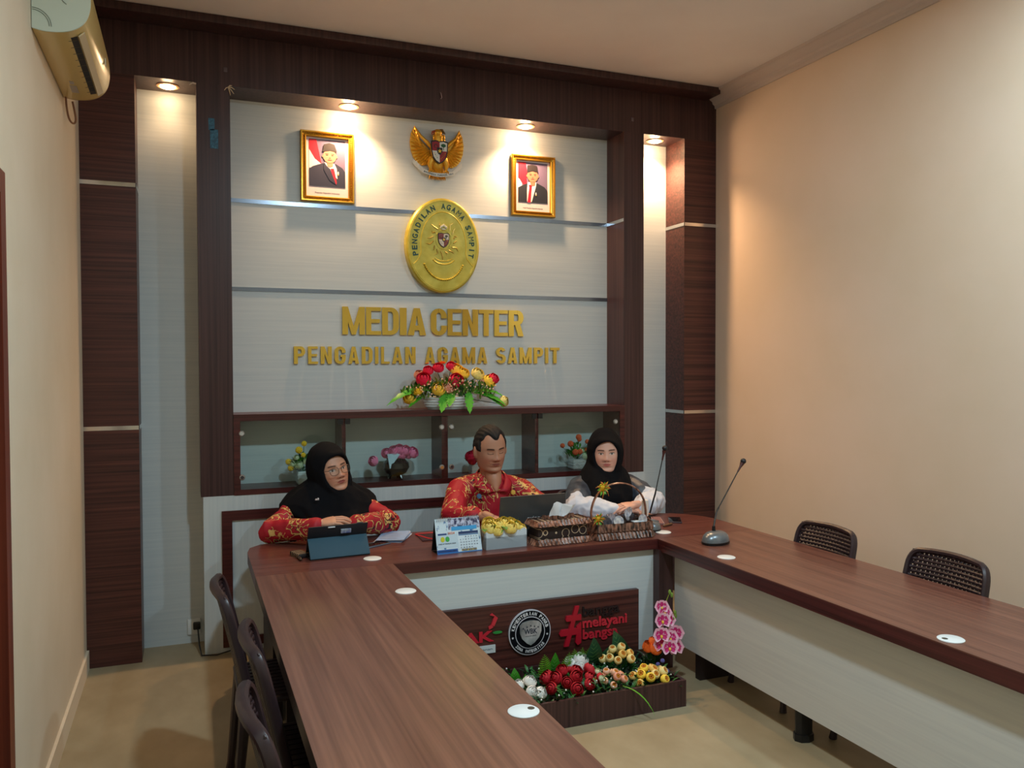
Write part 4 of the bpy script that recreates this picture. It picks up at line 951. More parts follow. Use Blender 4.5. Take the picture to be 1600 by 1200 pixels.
# --- vases inside the cabinet
def vase_square(cx, cy, z0, s, h, lb, mat, stone=False):
    t = thing('square_vase', (cx, cy, z0), lb, 'vase', 'small vases in the cabinet')
    m = MB().box(cx-s, cx+s, cy-s, cy+s, z0, z0+h, bev=.004)
    for i in range(3): m.box(cx-s-.002, cx+s+.002, cy-s-.002, cy+s+.002, z0+h*(.12+.28*i), z0+h*(.12+.28*i)+.006, bev=.001)
    if stone:
        for i in range(26): m.ball((cx+rnd.uniform(-s, s), cy-s, z0+rnd.uniform(.008, h-.008)), (.012, .006, .006), 0, 6)
    m.build('pot', mat, t); return t
def posy(lb, cx, cy, z0, items, nleaf, sp, cat='artificial flowers', zl=.06, mats=None, name='posy'):
    t = thing(name, (cx, cy, z0), lb, cat, 'small flower arrangements in the cabinet'); tips = []
    for i, (k, c_, dx, dz, r_) in enumerate(items):
        p = (cx+dx, cy-.02-(.02 if abs(dx) < .05 else 0), z0+dz); tips.append(p); bloom(k, c_, p, r_, (dx*5, -.7, .3+dz*2), t, 'flower_head', i)
    m = MB(); stems(m, (cx, cy, z0-.01), [(x, y+.012, z-.01) for x, y, z in tips]); m.build('stem', GREEN, t)
    m = MB()
    for i in range(nleaf):
        a = rnd.uniform(0, 2*pi); q = sqrt(rnd.random()); x, y, z = cx+sp*q*cos(a), cy+rnd.uniform(-.045, .03), z0+zl*.2+zl*abs(q*sin(a))+rnd.uniform(0, .02)
        leafblade(m, (x*.8+cx*.2, y, z-.01), (x+.015*cos(a), y-.012, z+.016), .010, .1, 0 if i % 2 else 1, .3)
    m.build('leaf', mats or [GREEN, GREEN_L], t)
ZS = .916
vase_square(1.155, .10, ZS, .042, .075, 'small white square vase in the cabinet beside the woman in glasses', cm(205, 215, 218, .3))
posy('yellow and cream posy in the cabinet compartment at the left end', 1.15, .10, ZS+.075,
     [('puff', 'golden', .0, .165, .020), ('puff', 'golden', -.03, .128, .026), ('puff', 'golden', .075, .112, .022), ('puff', 'golden', -.005, .098, .018), ('puff', 'golden', -.088, .06, .022), ('puff', 'golden', -.075, .022, .022),
      ('rose', 'ivory', -.068, .05, .020), ('rose', 'ivory', -.03, .04, .022), ('rose', 'ivory', .02, .058, .022), ('rose', 'ivory', .03, .035, .020), ('rose', 'ivory', -.045, .085, .014), ('rose', 'ivory', .06, .07, .016)], 120, .085, zl=.07)
t = thing('round_bowl_vase', (1.71, .10, ZS), 'shiny black round footed bowl in the second cabinet compartment', 'vase')
m = MB(); m.lathe([(0, .018), (.03, .018), (.062, .035), (.082, .068), (.078, .098), (.058, .118), (.054, .112), (.06, .09), (0, .085)], (1.71, .10, ZS), 32); m.build('bowl', cm(20, 14, 16, .12), t)
for a in (60, 180, 300): MB().tube([(1.71+.03*cos(R(a)), .10+.03*sin(R(a)), ZS+.03), (1.71+.042*cos(R(a)), .10+.042*sin(R(a)), ZS+.012), (1.71+.045*cos(R(a)), .10+.045*sin(R(a)), ZS)], [.012, .009, .011], 8).build('foot', cm(20, 14, 16, .12), t)
posy('pink rose posy in the black bowl in the second compartment', 1.72, .10, ZS+.105,
     [('rose', 'pink', -.155, .01, .028), ('rose', 'pink', -.075, .055, .028), ('rose', 'pink', -.035, .07, .028), ('rose', 'pink', .0, .076, .030), ('rose', 'pink', .04, .068, .030), ('rose', 'pink', .02, .045, .026), ('rose', 'pink', .09, .052, .032), ('rose', 'pink', -.01, .05, .026), ('rose', 'pink', .06, .04, .024)], 110, .085, zl=.035, mats=[GREEN, GREEN_D])
solo(MB().prism([(1.640, 1.075), (1.725, 1.078), (1.684, 1.025), (1.682, .995), (1.655, .985)], .035, .0355, 'xz'), 'folded_card', noise_col(newmat('speckled card', (180, 214, 232), .6), (120, 160, 190), (196, 224, 238), (260, 260, 260), 1, .38, .46), (1.68, .035, 1.03), 'pale blue speckled triangular card stuck among the pink roses', 'card')
vase_square(2.235, .12, ZS, .035, .06, 'small white vase in the cabinet behind the man in the red shirt', cm(215, 218, 218, .3))
posy('crimson rose posy in the cabinet behind the man, left of his ear', 2.22, .12, ZS+.06, [('rose', 'crimson', -.03, .055, .032), ('rose', 'crimson', -.02, .03, .026), ('rose', 'crimson', .03, .05, .028), ('rose', 'crimson', .0, .075, .026)], 40, .05, zl=.03)
vase_square(2.95, .10, ZS, .045, .065, 'small white stone-look vase in the right cabinet compartment', cm(214, 220, 224, .4), True)
posy('orange and green posy in the right cabinet compartment', 2.95, .10, ZS+.065,
     [('puff', 'orange', -.115, .095, .020), ('puff', 'orange', -.055, .105, .026), ('puff', 'orange', -.005, .15, .024), ('puff', 'orange', .0, .135, .020), ('puff', 'orange', -.03, .05, .026), ('puff', 'orange', .005, .052, .024), ('puff', 'orange', .07, .115, .020), ('puff', 'orange', .06, .06, .022), ('rose', 'ivory', .045, .02, .022), ('rose', 'ivory', .02, .06, .016)], 130, .085, zl=.075, mats=[cm(110, 180, 90), GREEN_L])

# ------------------------------------------------------------ things on the tables
def frame_T(loc, rz): return Matrix.Translation(loc) @ Matrix.Rotation(rz, 4, 'Z')
Z = ZT
# tablet in folding case: screen leans back toward its user, propped by the teal flap facing the camera
t = thing('tablet_in_case', (1.19, -.87, Z), 'black tablet propped in a teal folding case, in front of the woman in glasses', 'tablet', rz=R(5))
TW = .145
def lean(mb, x0, x1, y0, z0, y1, z1, th, mat=0, bev=0):
    # slab between two edges in the yz plane
    d_ = Vector((0, y1-y0, z1-z0)); L = d_.length; a = atan2(z1-z0, y1-y0)
    T = Matrix.Translation((0, y0, z0)) @ Matrix.Rotation(a, 4, 'X'); mb.box(x0, x1, 0, L, 0, th, mat, bev, T)
m = MB(); lean(m, -TW, TW, .075, .012, .012, .150, .008, bev=.0035); m.build('tablet_body', cm(20, 22, 26, .35), t, local=True)
m = MB(); lean(m, -TW-.002, TW+.002, .005, .115, .0155, .180, -.006, bev=.002)
m = MB(); lean(m, -TW-.001, TW+.001, -.035, .003, .036, .098, .006, bev=.002); m.build('case_flap', cm(36, 74, 92, .65), t, local=True)
m = MB(); lean(m, -TW-.001, TW+.001, .030, .094, .0015, .154, .006, bev=.002); m.build('case_back', cm(24, 28, 36, .6), t, local=True)
MB().box(-TW, TW, -.035, .16, 0, .004, bev=.0015).build('case_base', cm(24, 34, 42, .6), t, local=True)
m = MB(); lean(m, .012, .062, .0125, .112, .0065, .130, .0085); m.build('sticker', noise_col(newmat('blue silver sticker', (90, 130, 190), .4), (40, 70, 150), (170, 180, 190), (60, 20, 20), 2), t, local=True)
MB().box(-.052, -.018, -.004, .002, .142, .148, bev=.001).build('edge_label', cm(225, 230, 235), t, local=True)
m = MB(); m.tube([(.09, .001, .1545), (.12, .001, .1545)], .003, 8); m.build('camera_button', cm(60, 62, 66, .3), t, local=True)
# small dark patterned pouch and pen
m = MB(); m.box(-.028, .028, -.055, .055, 0, .022, bev=.008)
t = thing('striped_pouch', (1.012, -.80, Z), 'small dark striped pouch lying left of the tablet', 'pouch', rz=R(18)); m.build('pouch', cm(30, 22, 24, .7), t, local=True)
for i in range(5): MB().box(-.0285, .0285, -.045+.018*i, -.039+.018*i, .0, .0228, bev=.001).build('stripe', cm(150, 120, 90), t, local=True)
solo(MB().limb([(1.005, -.90, Z+.008), (1.00, -.83, Z+.010)], [.008, .006], 10), 'stylus_cap', cm(92, 74, 60, .25, .6), (1.0, -.87, Z), 'small bronze pen tip poking out beside the striped pouch', 'pen')
# smartphone near tablet
t = thing('smartphone', (1.405, -.70, Z), 'silver-edged smartphone lying between the tablet and the papers', 'phone', 'smartphones on the tables', R(-62))
MB().box(-.037, .037, -.075, .075, 0, .0085, bev=.003).build('body', cm(120, 130, 150, .25, .5), t, local=True)
MB().box(-.034, .034, -.072, .072, .0083, .0092, bev=.0002).build('screen', cm(26, 18, 20, .06), t, local=True)
# papers
t = thing('paper_stack', (1.53, -.57, Z), 'small stack of white printed papers, right of the woman in glasses', 'papers', rz=R(-28))
for i in range(4):
    T = Matrix.Rotation(R(-3+2.5*i), 4, 'Z')
    MB().grid(lambda u, v: ((u-.5)*.15, (v-.5)*.21, .0008+i*.0035+.006*(v**3)+(.004*u*u if i > 1 else 0)), 6, 8, T=T).build('sheet', cm(220, 222, 230) if i % 2 == 0 else cm(150, 176, 214), t, local=True)
m = MB()
for i in range(9): m.box(-.055, .055-.012*(i % 3), -.08+.018*i, -.077+.018*i, .0135+.006*((.12+.085*i)**3), .0142+.006*((.12+.085*i)**3))
m.build('printed_lines', cm(176, 180, 196), t, local=True)
# dark folder with red edge
t = thing('folder', (1.80, -.62, Z), 'dark folder with a bright red edge lying behind the desk calendar', 'folder', rz=R(-4))
MB().box(-.14, .14, -.10, .08, 0, .005).build('cover', cm(58, 26, 30, .4), t, local=True)
m = MB(); m.tube([(.14, .083, .005), (-.13, .083, .005), (-.145, .07, .005), (-.10, -.05, .005), (-.05, -.11, .005)], .0035, 7); m.build('red_edge', cm(214, 40, 44), t, local=True)
# desk calendar
t = thing('desk_calendar', (1.758, -.985, Z), 'blue and white standing desk calendar near the table front edge', 'calendar', rz=R(3))
CW, CH, sl = .118, .165, .045
def cal_pt(x, z, o_=0): return (x, -.035+sl*z/CH-o_, z)
m = MB(); m.add([cal_pt(-CW, .002), cal_pt(CW, .002), cal_pt(CW, CH), cal_pt(-CW, CH)], [(0, 1, 2, 3)]); m.add([cal_pt(-CW, .002, -.002), cal_pt(CW, .002, -.002), cal_pt(CW, CH, -.002), cal_pt(-CW, CH, -.002)], [(3, 2, 1, 0)])
pg = m.build('front_page', noise_col(newmat('calendar blue white', (170, 206, 226), .4), (40, 110, 170), (210, 228, 238), (45, 45, 45), 3, .32, .42), t, local=True)
m = MB(); m.add([(-CW, .055, .002), (CW, .055, .002), (CW, .012, CH), (-CW, .012, CH)], [(0, 1, 2, 3)]); m.add([(-CW, -.035, .001), (CW, -.035, .001), (CW, .055, .001), (-CW, .055, .001)], [(0, 1, 2, 3)]); m.build('stand', cm(22, 30, 34), t, local=True)
def calq(x0, x1, z0, z1, mat, o_=.0008): 
    m = MB(); m.add([cal_pt(x0, z0, o_), cal_pt(x1, z0, o_), cal_pt(x1, z1, o_), cal_pt(x0, z1, o_)], [(0, 1, 2, 3)]); return m.build('printed_block', mat, pg, local=True)
calq(-.005, .108, .018, .098, cm(214, 230, 240)); calq(-.112, -.006, .028, .090, cm(196, 216, 228)); calq(.0, .105, .086, .098, cm(30, 54, 100), .0012); calq(.0, .105, .080, .085, cm(60, 110, 160), .0012)
calq(-.118, -.01, .004, .020, cm(30, 84, 160), .0012); calq(-.05, .118, .112, .163, noise_col(newmat('calendar photo', (120, 130, 190), .4), (50, 50, 90), (200, 206, 230), (90, 90, 60), 3, .4, .6), .0012); calq(-.035, .10, .106, .124, cm(60, 160, 220), .0016)
calq(-.118, .118, .0, .004, cm(30, 120, 190), .0012); calq(-.108, -.062, .088, .096, cm(40, 70, 130), .0016)
calq(.01, .09, .006, .016, noise_col(newmat('calendar footer', (90, 110, 90), .4), (30, 60, 110), (190, 170, 90), (160, 160, 160), 2), .0014)
def on_cal(mb, txt, x, z, h, w_, o_=.002):
    k = MB(); text_to(k, txt, x, 0, z, h, w_, .0004, .01, align='LEFT'); mb.add([cal_pt(a, c_, o_-b_) for a, b_, c_ in k.v], k.f)
m = MB()
for r_ in range(5):
    for c_ in range(7):
        n_ = r_*7+c_-1
        if 1 <= n_ <= 31: on_cal(m, str(n_), .006+c_*.0142, .070-r_*.0125, .0055, .0045 if n_ < 10 else .0075)
m.build('day_numbers', cm(50, 60, 90), pg, local=True)
m = MB(); on_cal(m, '2024', -.056, .090, .010, .036); m.build('year', cm(224, 110, 40), pg, local=True)
for cx_, cc in ((-.085, (206, 200, 40)), (-.060, (60, 170, 80))):
    m = MB(); m.add([cal_pt(cx_+.011*cos(a*pi/10), .068+.0125*sin(a*pi/10), .002) for a in range(20)], [tuple(range(20))]); m.build('round_mark', cm(*cc), pg, local=True)
m = MB(); on_cal(m, '1445 H TAHUN 2024', -.108, .044, .006, .09); m.build('small_print', cm(30, 50, 80), pg, local=True)
m = MB(); on_cal(m, 'PENGADILAN AGAMA SAMPIT', -.112, .009, .006, .095, .0022); m.build('small_print', cm(30, 50, 80), pg, local=True)
for side in (-1, 1):
    for i in range(9):
        x = side*.072-.036+.009*i; MB().tube([(x, .004+.008*cos(a*pi/5), CH-.002+.009*sin(a*pi/5)) for a in range(11)], .0011, 5).build('binding_ring', cm(190, 196, 200, .3, .6), t, local=True)
# white picket flower box with yellow roses
t = thing('picket_flower_box', (2.005, -.975, Z), 'small white picket-edged box holding yellow roses, beside the calendar', 'flower box', rz=R(3))
bw, bd, bh = .112, .045, .092
m = MB()
def picket(x0, x1, y, T=None, n=6, axis='x'):
    pts = [(x0, 0)]; W = (x1-x0)/n; pts.append((x1, 0))
    for i in range(n-1, -1, -1):
        a = x0+W*i; pts += [(a+W, bh-.012), (a+W*.93, bh-.004), (a+W*.5, bh+.004), (a+W*.07, bh-.004), (a+.0001, bh-.012)]
    return pts
m.prism(picket(-bw, bw, 0), -bd, -bd+.004, 'xz'); m.prism(picket(-bw, bw, 0), bd-.004, bd, 'xz')
for s_ in (-1, 1): m.prism(picket(-bd, bd, 0, n=2), s_*bw-(.004 if s_ > 0 else 0), s_*bw+(0 if s_ > 0 else .004), 'yz')
m.box(-bw, bw, -bd, bd, 0, .06); m.build('box', cm(206, 218, 226, .35), t, local=True)
t = thing('yellow_rose_cluster', (2.005, -.975, Z+.058), 'cluster of pale yellow artificial roses in the white picket box', 'artificial flowers')
tips = []
for i, (dx, dy, dz, r_) in enumerate(((-.085, -.02, .045, .036), (-.07, .015, .058, .036), (-.025, -.01, .050, .036), (.025, -.035, .040, .034), (.005, .0, .060, .032), (.065, -.01, .042, .032), (.095, -.01, .028, .026), (-.045, -.04, .028, .026), (.05, .02, .055, .028))):
    p = (2.005+dx, -.975+dy, Z+.060+dz); bloom('rose', 'butter', p, r_*.92, (dx*2.5, -.55+dy, .7), t, 'rose', i); tips.append(p)
m = MB(); stems(m, (2.005, -.975, Z+.07), tips); m.build('stem', GREEN, t)
m = MB()
for a, b_ in (((1.985, -1.0, Z+.10), (1.965, -1.04, Z+.075)), ((1.99, -1.0, Z+.11), (2.0, -1.045, Z+.098)), ((2.07, -.99, Z+.11), (2.085, -1.0, Z+.145)), ((1.90, -.99, Z+.10), (1.885, -1.03, Z+.095)), ((2.0, -.95, Z+.12), (2.03, -.97, Z+.15)), ((1.93, -1.0, Z+.11), (1.95, -1.03, Z+.12))): leafblade(m, a, b_, .018, .08, 0, 0)
m.build('leaf', cm(60, 130, 50), t)
# laptop seen from behind
t = thing('laptop', (2.20, -.76, Z), 'open dark grey laptop seen from behind, in front of the man', 'laptop', rz=R(1))
MB().box(-.186, .186, -.11, .14, .004, .018, bev=.004).build('base', cm(88, 90, 94, .35, .5), t, local=True)
for x in (-.15, .15):
    MB().box(x-.012, x+.012, -.095, -.08, 0, .005).build('rubber_foot', M['black'], t, local=True)
m = MB(); lean(m, -.186, .186, -.108, .016, -.150, .240, -.006, bev=.002); lid = m.build('lid', newmat('grey lid', (92, 94, 96), .3, .5), t, local=True)
m = MB(); lean(m, -.180, .180, -.107, .022, -.148, .236, -.0065); m.build('screen', cm(16, 18, 22, .1), lid, local=True)
m = MB(); text_to(m, 'axioo', 0, 0, -.011, .022, .075, .0006, .01, align='CENTER')
T = Matrix.Translation((.01, -.1315, .118)) @ Matrix.Rotation(R(10.5), 4, 'X'); m.v = [tuple(T @ Vector(v)) for v in m.v]; m.build('lid_lettering', cm(205, 208, 212, .4), lid, local=True)
m = MB()
for r_ in range(4):
    for c_ in range(12): m.box(-.165+c_*.0275, -.142+c_*.0275, -.06+r_*.024, -.040+r_*.024, .018, .0205)
o = m.build('keyboard', M['black'], t, local=True)

# ruffled fabric: strip following a rounded rectangle with pleats
def ruffle(W, D, z0, z1, flare, n, amp, th=.0, top=False):
    m = MB(); per = []
    def rr(u):
        L = 2*(W+D); s_ = u*L
        if s_ < W: return (-W/2+s_, -D/2, 0, -1)
        s_ -= W
        if s_ < D: return (W/2, -D/2+s_, 1, 0)
        s_ -= D
        if s_ < W: return (W/2-s_, D/2, 0, 1)
        s_ -= W; return (-W/2, D/2-s_, -1, 0)
    def fn(u, v):
        x, y, nx, ny = rr(u % 1.0); ph = sin(u*n*2*pi+.8*sin(u*23)); k = abs(v-.5)*2 if top else v
        off = flare*k+amp*(ph+.4*sin(u*n*5.1))*k*.7+.004; return (x+nx*off+ny*amp*cos(u*n*2*pi)*.6*k, y+ny*off+nx*amp*.6*k*cos(u*n*2*pi), z0+(z1-z0)*v+.25*amp*sin(u*n*2*pi+1)*k)
    m.grid(fn, n*8, 5, closeu=True); return m
BR = noise_col(newmat('bronze satin', (150, 100, 78), .32), (64, 36, 28), (176, 122, 98), (60, 60, 20), 2, .35, .65)  # noise paints dark fold shade of the pleats into the colour
BRD = noise_col(newmat('dark brown satin', (60, 34, 28), .35), (26, 16, 14), (150, 104, 84), (70, 70, 24), 2, .35, .65)
def vinecloth():
    m = newmat('brown cloth with ring vines', (40, 28, 28), .6); n, l, b = nodes(m)
    tc = n.new('ShaderNodeTexCoord'); mp = n.new('ShaderNodeMapping'); mp.inputs['Scale'].default_value = (1, 0, 1)
    vo = n.new('ShaderNodeTexVoronoi'); vo.inputs['Scale'].default_value = 19; vo.inputs['Randomness'].default_value = .45
    rp = n.new('ShaderNodeValToRGB'); rp.color_ramp.interpolation = 'CONSTANT'; e = rp.color_ramp.elements
    e[0].position = 0; e[0].color = srgb(214, 190, 160); e[1].position = .07; e[1].color = srgb(40, 26, 26)
    for p, c_ in ((.40, (196, 170, 140)), (.455, (40, 26, 26))): q = e.new(p); q.color = srgb(*c_)
    l.new(tc.outputs['Object'], mp.inputs[0]); l.new(mp.outputs[0], vo.inputs[0]); l.new(vo.outputs['Distance'], rp.inputs[0]); l.new(rp.outputs[0], b.inputs['Base Color']); return m
t = thing('tissue_box_cover', (2.315, -.975, Z), 'brown ruffled fabric tissue box with white tissue sticking out', 'tissue box', rz=R(3))
MB().box(-.145, .145, -.055, .055, .0, .122, bev=.008).build('box', vinecloth(), t, local=True)
ruffle(.295, .115, .124, .098, .016, 42, .006).build('top_ruffle', BR, t, local=True); ruffle(.295, .115, .030, .002, .018, 42, .006).build('bottom_ruffle', BR, t, local=True)
m = MB(); m.grid(lambda u, v: ((.085+.012*sin(u*12*pi*2))*cos(u*2*pi), (.026+.006*sin(u*24*pi))*sin(u*2*pi), .122+.018*v+.004*sin(u*30)*v), 80, 3, closeu=True); m.build('slot_ruffle', BRD, t, local=True)
m = MB(); m.grid(lambda u, v: (-.035+.13*v*(.35+u*.65)-.02*(1-u)+.02*v, .012*sin(v*9+u*5)*(.4+u), .110+.095*u*(1-.25*v)+.008*sin(v*7)), 9, 14)
m.grid(lambda u, v: (.0+.08*v*(.3+u*.7)+.03*u, .012+.012*cos(v*8+u*4), .110+.085*u*(1-.15*v)), 8, 12)
m.build('tissue', cm(226, 226, 228, .8), t, local=True)
t = thing('snack_basket', (2.68, -.965, Z), 'brown ruffled basket with a tall arched handle holding water cups', 'basket', rz=R(-2))
m = MB(); m.box(-.165, .165, -.075, .075, 0, .008); 
for a, b_ in (((-.165, .165), (-.075, -.069)), ((-.165, .165), (.069, .075)), ((-.165, -.159), (-.069, .069)), ((.159, .165), (-.069, .069))): m.box(a[0], a[1], b_[0], b_[1], .008, .075)
m.build('tray', BRD, t, local=True)
ruffle(.325, .150, .082, .040, .008, 46, .006).build('top_ruffle', BRD, t, local=True); ruffle(.325, .150, .042, .002, .020, 46, .008).build('bottom_ruffle', BRD, t, local=True)
for k in (-1, 1):
    MB().tube([(-.165+.012*abs(k), 0.006*k, .05)]+[(-.166+.332*(1-cos(R(a)))/2+.0, .006*k, .10+.185*sin(R(a))**.8) for a in range(6, 175, 8)]+[(.166, .006*k, .05)], .0038, 7).build('handle', BR, t, local=True)
m = MB(); m.limb([(.176, .03, .10), (.176, .03, .19)], [.018, .018], 14); cd = thing('rolled_tissue', (2.87, -.93, Z+.09), 'upright white tissue roll at the right end of the snack basket', 'tissue roll')
MB().lathe([(0, 0), (.019, 0), (.019, .085), (.014, .09), (0, .09)], (2.862, -.935, Z+.09), 18).build('roll', cm(226, 216, 206, .7), cd)
m = MB()
for i in range(14):
    a = i*2.4; leafblade(m, (2.862, -.94, Z+.085), (2.862+.05*cos(a), -.94+.035*sin(a), Z+.075+.025*sin(i*1.7)), .011, .15, 0, .2)
m.build('ribbon_bow', BR, cd)
# decorations on the handle
for (x, y, z, lb, s_) in ((2.575, -.965, .265, 'green and orange bow flower near the top of the basket handle', 1.0), (2.535, -.99, .105, 'green and orange bow flower at the left foot of the basket handle', .9)):
    t = thing('handle_flower', (x, y, Z+z), lb, 'artificial flower', 'bow flowers on the basket')
    m = MB(); rr = random.Random(int(z*1000))
    for i in range(13):
        a = i*2.4; L = .042*s_*rr.uniform(.7, 1.1); leafblade(m, (x, y, Z+z), (x+L*cos(a), y-.02-.01*rr.random(), Z+z+L*sin(a)), .011*s_, .12, 0 if i % 3 else 1, .2, (0, -1, 0))
    m.build('petal', [cm(110, 170, 50), cm(220, 190, 60)], t)
    m = MB()
    for i in range(8):
        a = i*.9+1; L = .048*s_; m.tube([(x, y-.01, Z+z), (x+L*.6*cos(a), y-.03, Z+z+L*.6*sin(a)+.004), (x+L*cos(a), y-.02, Z+z+L*sin(a)-.01)], [.003, .003, .001], 5)
    m.build('ribbon', cm(206, 120, 50), t)
    bloom('rose', 'golden', (x, y-.015, Z+z+.005), .018*s_, (0, -1, .2), t, 'rosette')
PL = glassmat('clear plastic cup'); PL.node_tree.nodes['Transparent BSDF'].inputs[0].default_value = (.80, .83, .86, 1)
k = 0
for (x, y, z, rx, ry) in ((2.575, -1.0, .078, 0, 1.35), (2.65, -.995, .082, .1, -1.3), (2.725, -1.0, .078, 0, 1.3), (2.60, -.935, .080, 0, -1.3), (2.68, -.93, .083, .1, 1.4), (2.76, -.935, .082, 0, -1.35), (2.79, -.995, .084, 0, 1.4), (2.70, -.965, .105, .2, 1.3), (2.77, -.965, .112, 0, -1.2)):
    k += 1
    lbs = ['clear plastic water cup at the front left of the snack basket', 'clear plastic water cup second from left along the basket front', 'clear plastic water cup third from left along the basket front', 'clear plastic water cup at the back left of the snack basket', 'clear plastic water cup at the middle back of the snack basket', 'clear plastic water cup at the back right of the snack basket', 'clear plastic water cup at the front right corner of the snack basket', 'clear plastic water cup piled in the middle on top of the others', 'clear plastic water cup piled highest at the right of the snack basket']
    t = thing('water_cup', (x, y, Z+z-.02), lbs[k-1], 'cup', 'clear water cups in the basket')
    T = Matrix.Translation((x, y, Z+z)) @ Euler((rx, ry, k*.7)).to_matrix().to_4x4() @ Matrix.Translation((0, 0, -.03))
    MB().lathe([(0, 0), (.020, 0), (.022, .004), (.0225, .02), (.024, .024), (.027, .058), (.031, .060)], n=20, T=T).build('cup', PL, t)
    MB().lathe([(0, .0602), (.030, .0602), (.030, .061), (0, .061)], n=20, T=T).build('lid_film', noise_col(newmat('printed lid film', (150, 160, 180), .2, .4), (150, 156, 176), (226, 228, 232), (50, 50, 50), 2) if k == 1 else bpy.data.materials['printed lid film'], t)
solo(MB().box(2.735, 2.80, -1.035, -1.0, Z+.078, Z+.084, bev=.002), 'white_packet', cm(214, 232, 244, .3), (2.77, -1.02, Z+.08), 'small flat white packet on the basket rim at right', 'packet')

# gooseneck microphones
def mic(name, x, y, rz, lb, bend, tip, s_=1.0):
    t = thing(name, (x, y, Z), lb, 'microphone', 'gooseneck table microphones', rz)
    m = MB()
    m.grid(lambda u, v: (.085*s_*cos(2*pi*u)*(1-.0*v)*cos(v*pi/2)**.6, .060*s_*sin(2*pi*u)*cos(v*pi/2)**.6, .012+.052*s_*sin(v*pi/2)), 40, 10, closeu=True)
    m.build('base', noise_col(newmat('silver grey plastic', (120, 128, 134), .3, .5), (112, 120, 126), (132, 140, 146), (8, 8, 8)), t, local=True)
    MB().lathe([(0, 0), (.084*s_, 0), (.087*s_, .006), (.086*s_, .013), (0, .013)], n=40, sy=.72).build('rubber_skirt', M['black'], t, local=True)
    MB().tube([(0, .012, .060*s_), (0, .012, .088)], [.010, .008], 10).build('neck_socket', M['black'], t, local=True)
    m = MB(); m.box(-.012, .020, -.040, -.022, .047, .052, bev=.002); m.build('speak_button', cm(70, 74, 80), t, local=True)
    MB().box(.026, .048, -.042, -.026, .040, .0445, bev=.001).build('sticker', cm(225, 225, 228), t, local=True)
    MB().box(.046, .060, -.036, -.020, .032, .038, bev=.001).build('indicator', cm(40, 120, 100), t, local=True)
    b0 = Vector((0, .012, .085)); bd_ = Vector(bend)-Vector((x, y, Z)); tp = Vector(tip)-Vector((x, y, Z))
    Rm = Matrix.Rotation(-rz, 3, 'Z'); bd_ = Rm @ bd_; tp = Rm @ tp; d_ = (tp-bd_).normalized()
    MB().tube([b0, b0.lerp(bd_, .6)+Vector((0, 0, .002)), bd_, bd_+d_*.03], [.005, .005, .005, .0042], 9).build('gooseneck', M['black'], t, local=True)
    MB().tube([bd_+d_*.02, bd_.lerp(tp, .5), tp-d_*.05], .0032, 8).build('rod', cm(70, 72, 74, .3, .6), t, local=True)
    m = MB(); m.tube([tp-d_*.075, tp-d_*.045, tp-d_*.02], [.0045, .006, .012], 12); m.build('capsule_neck', cm(70, 30, 28, .4), t, local=True)
    m = MB(); m.ball(tp-d_*.006, (.0155, .0155, .0155), n=16); m.build('capsule', cm(40, 44, 50, .35, .3), t, local=True)
mic('gooseneck_microphone', 3.05, -1.325, R(18), 'larger gooseneck microphone with silver dome base on the right table', (3.085, -1.28, Z+.15), (3.29, -1.24, 1.10))
mic('gooseneck_microphone', 2.925, -.90, R(70), 'gooseneck microphone at the table corner beside the basket, behind the larger one', (2.948, -.90, Z+.20), (3.012, -.90, 1.15), .85)
# phone, notebook and box at the far corner
t = thing('smartphone', (3.19, -.725, Z), 'black smartphone lying alone on the right corner of the head table', 'phone', 'smartphones on the tables', R(-30))
MB().box(-.038, .038, -.078, .078, 0, .009, bev=.003).build('body', cm(70, 58, 64, .3), t, local=True)
MB().box(-.034, .034, -.073, .073, .0088, .0095, bev=.0002).build('screen', cm(14, 10, 14, .06), t, local=True)
t = thing('notebook', (3.03, -.70, Z), 'dusty pink notebook behind the rear microphone, beside the phone', 'notebook', rz=R(-25))
MB().box(-.075, .075, -.10, .10, 0, .014, bev=.002).build('cover', cm(140, 96, 92, .5), t, local=True)
MB().box(-.072, .0765, -.098, .098, .002, .012).build('pages', cm(216, 206, 196, .8), t, local=True)
solo(MB().limb([(3.03, -.86, Z+.008), (3.10, -.83, Z+.008)], [.007, .007], 10), 'marker_pen', cm(104, 72, 48, .4), (3.06, -.85, Z), 'short brown pen lying beside the rear microphone base', 'pen')

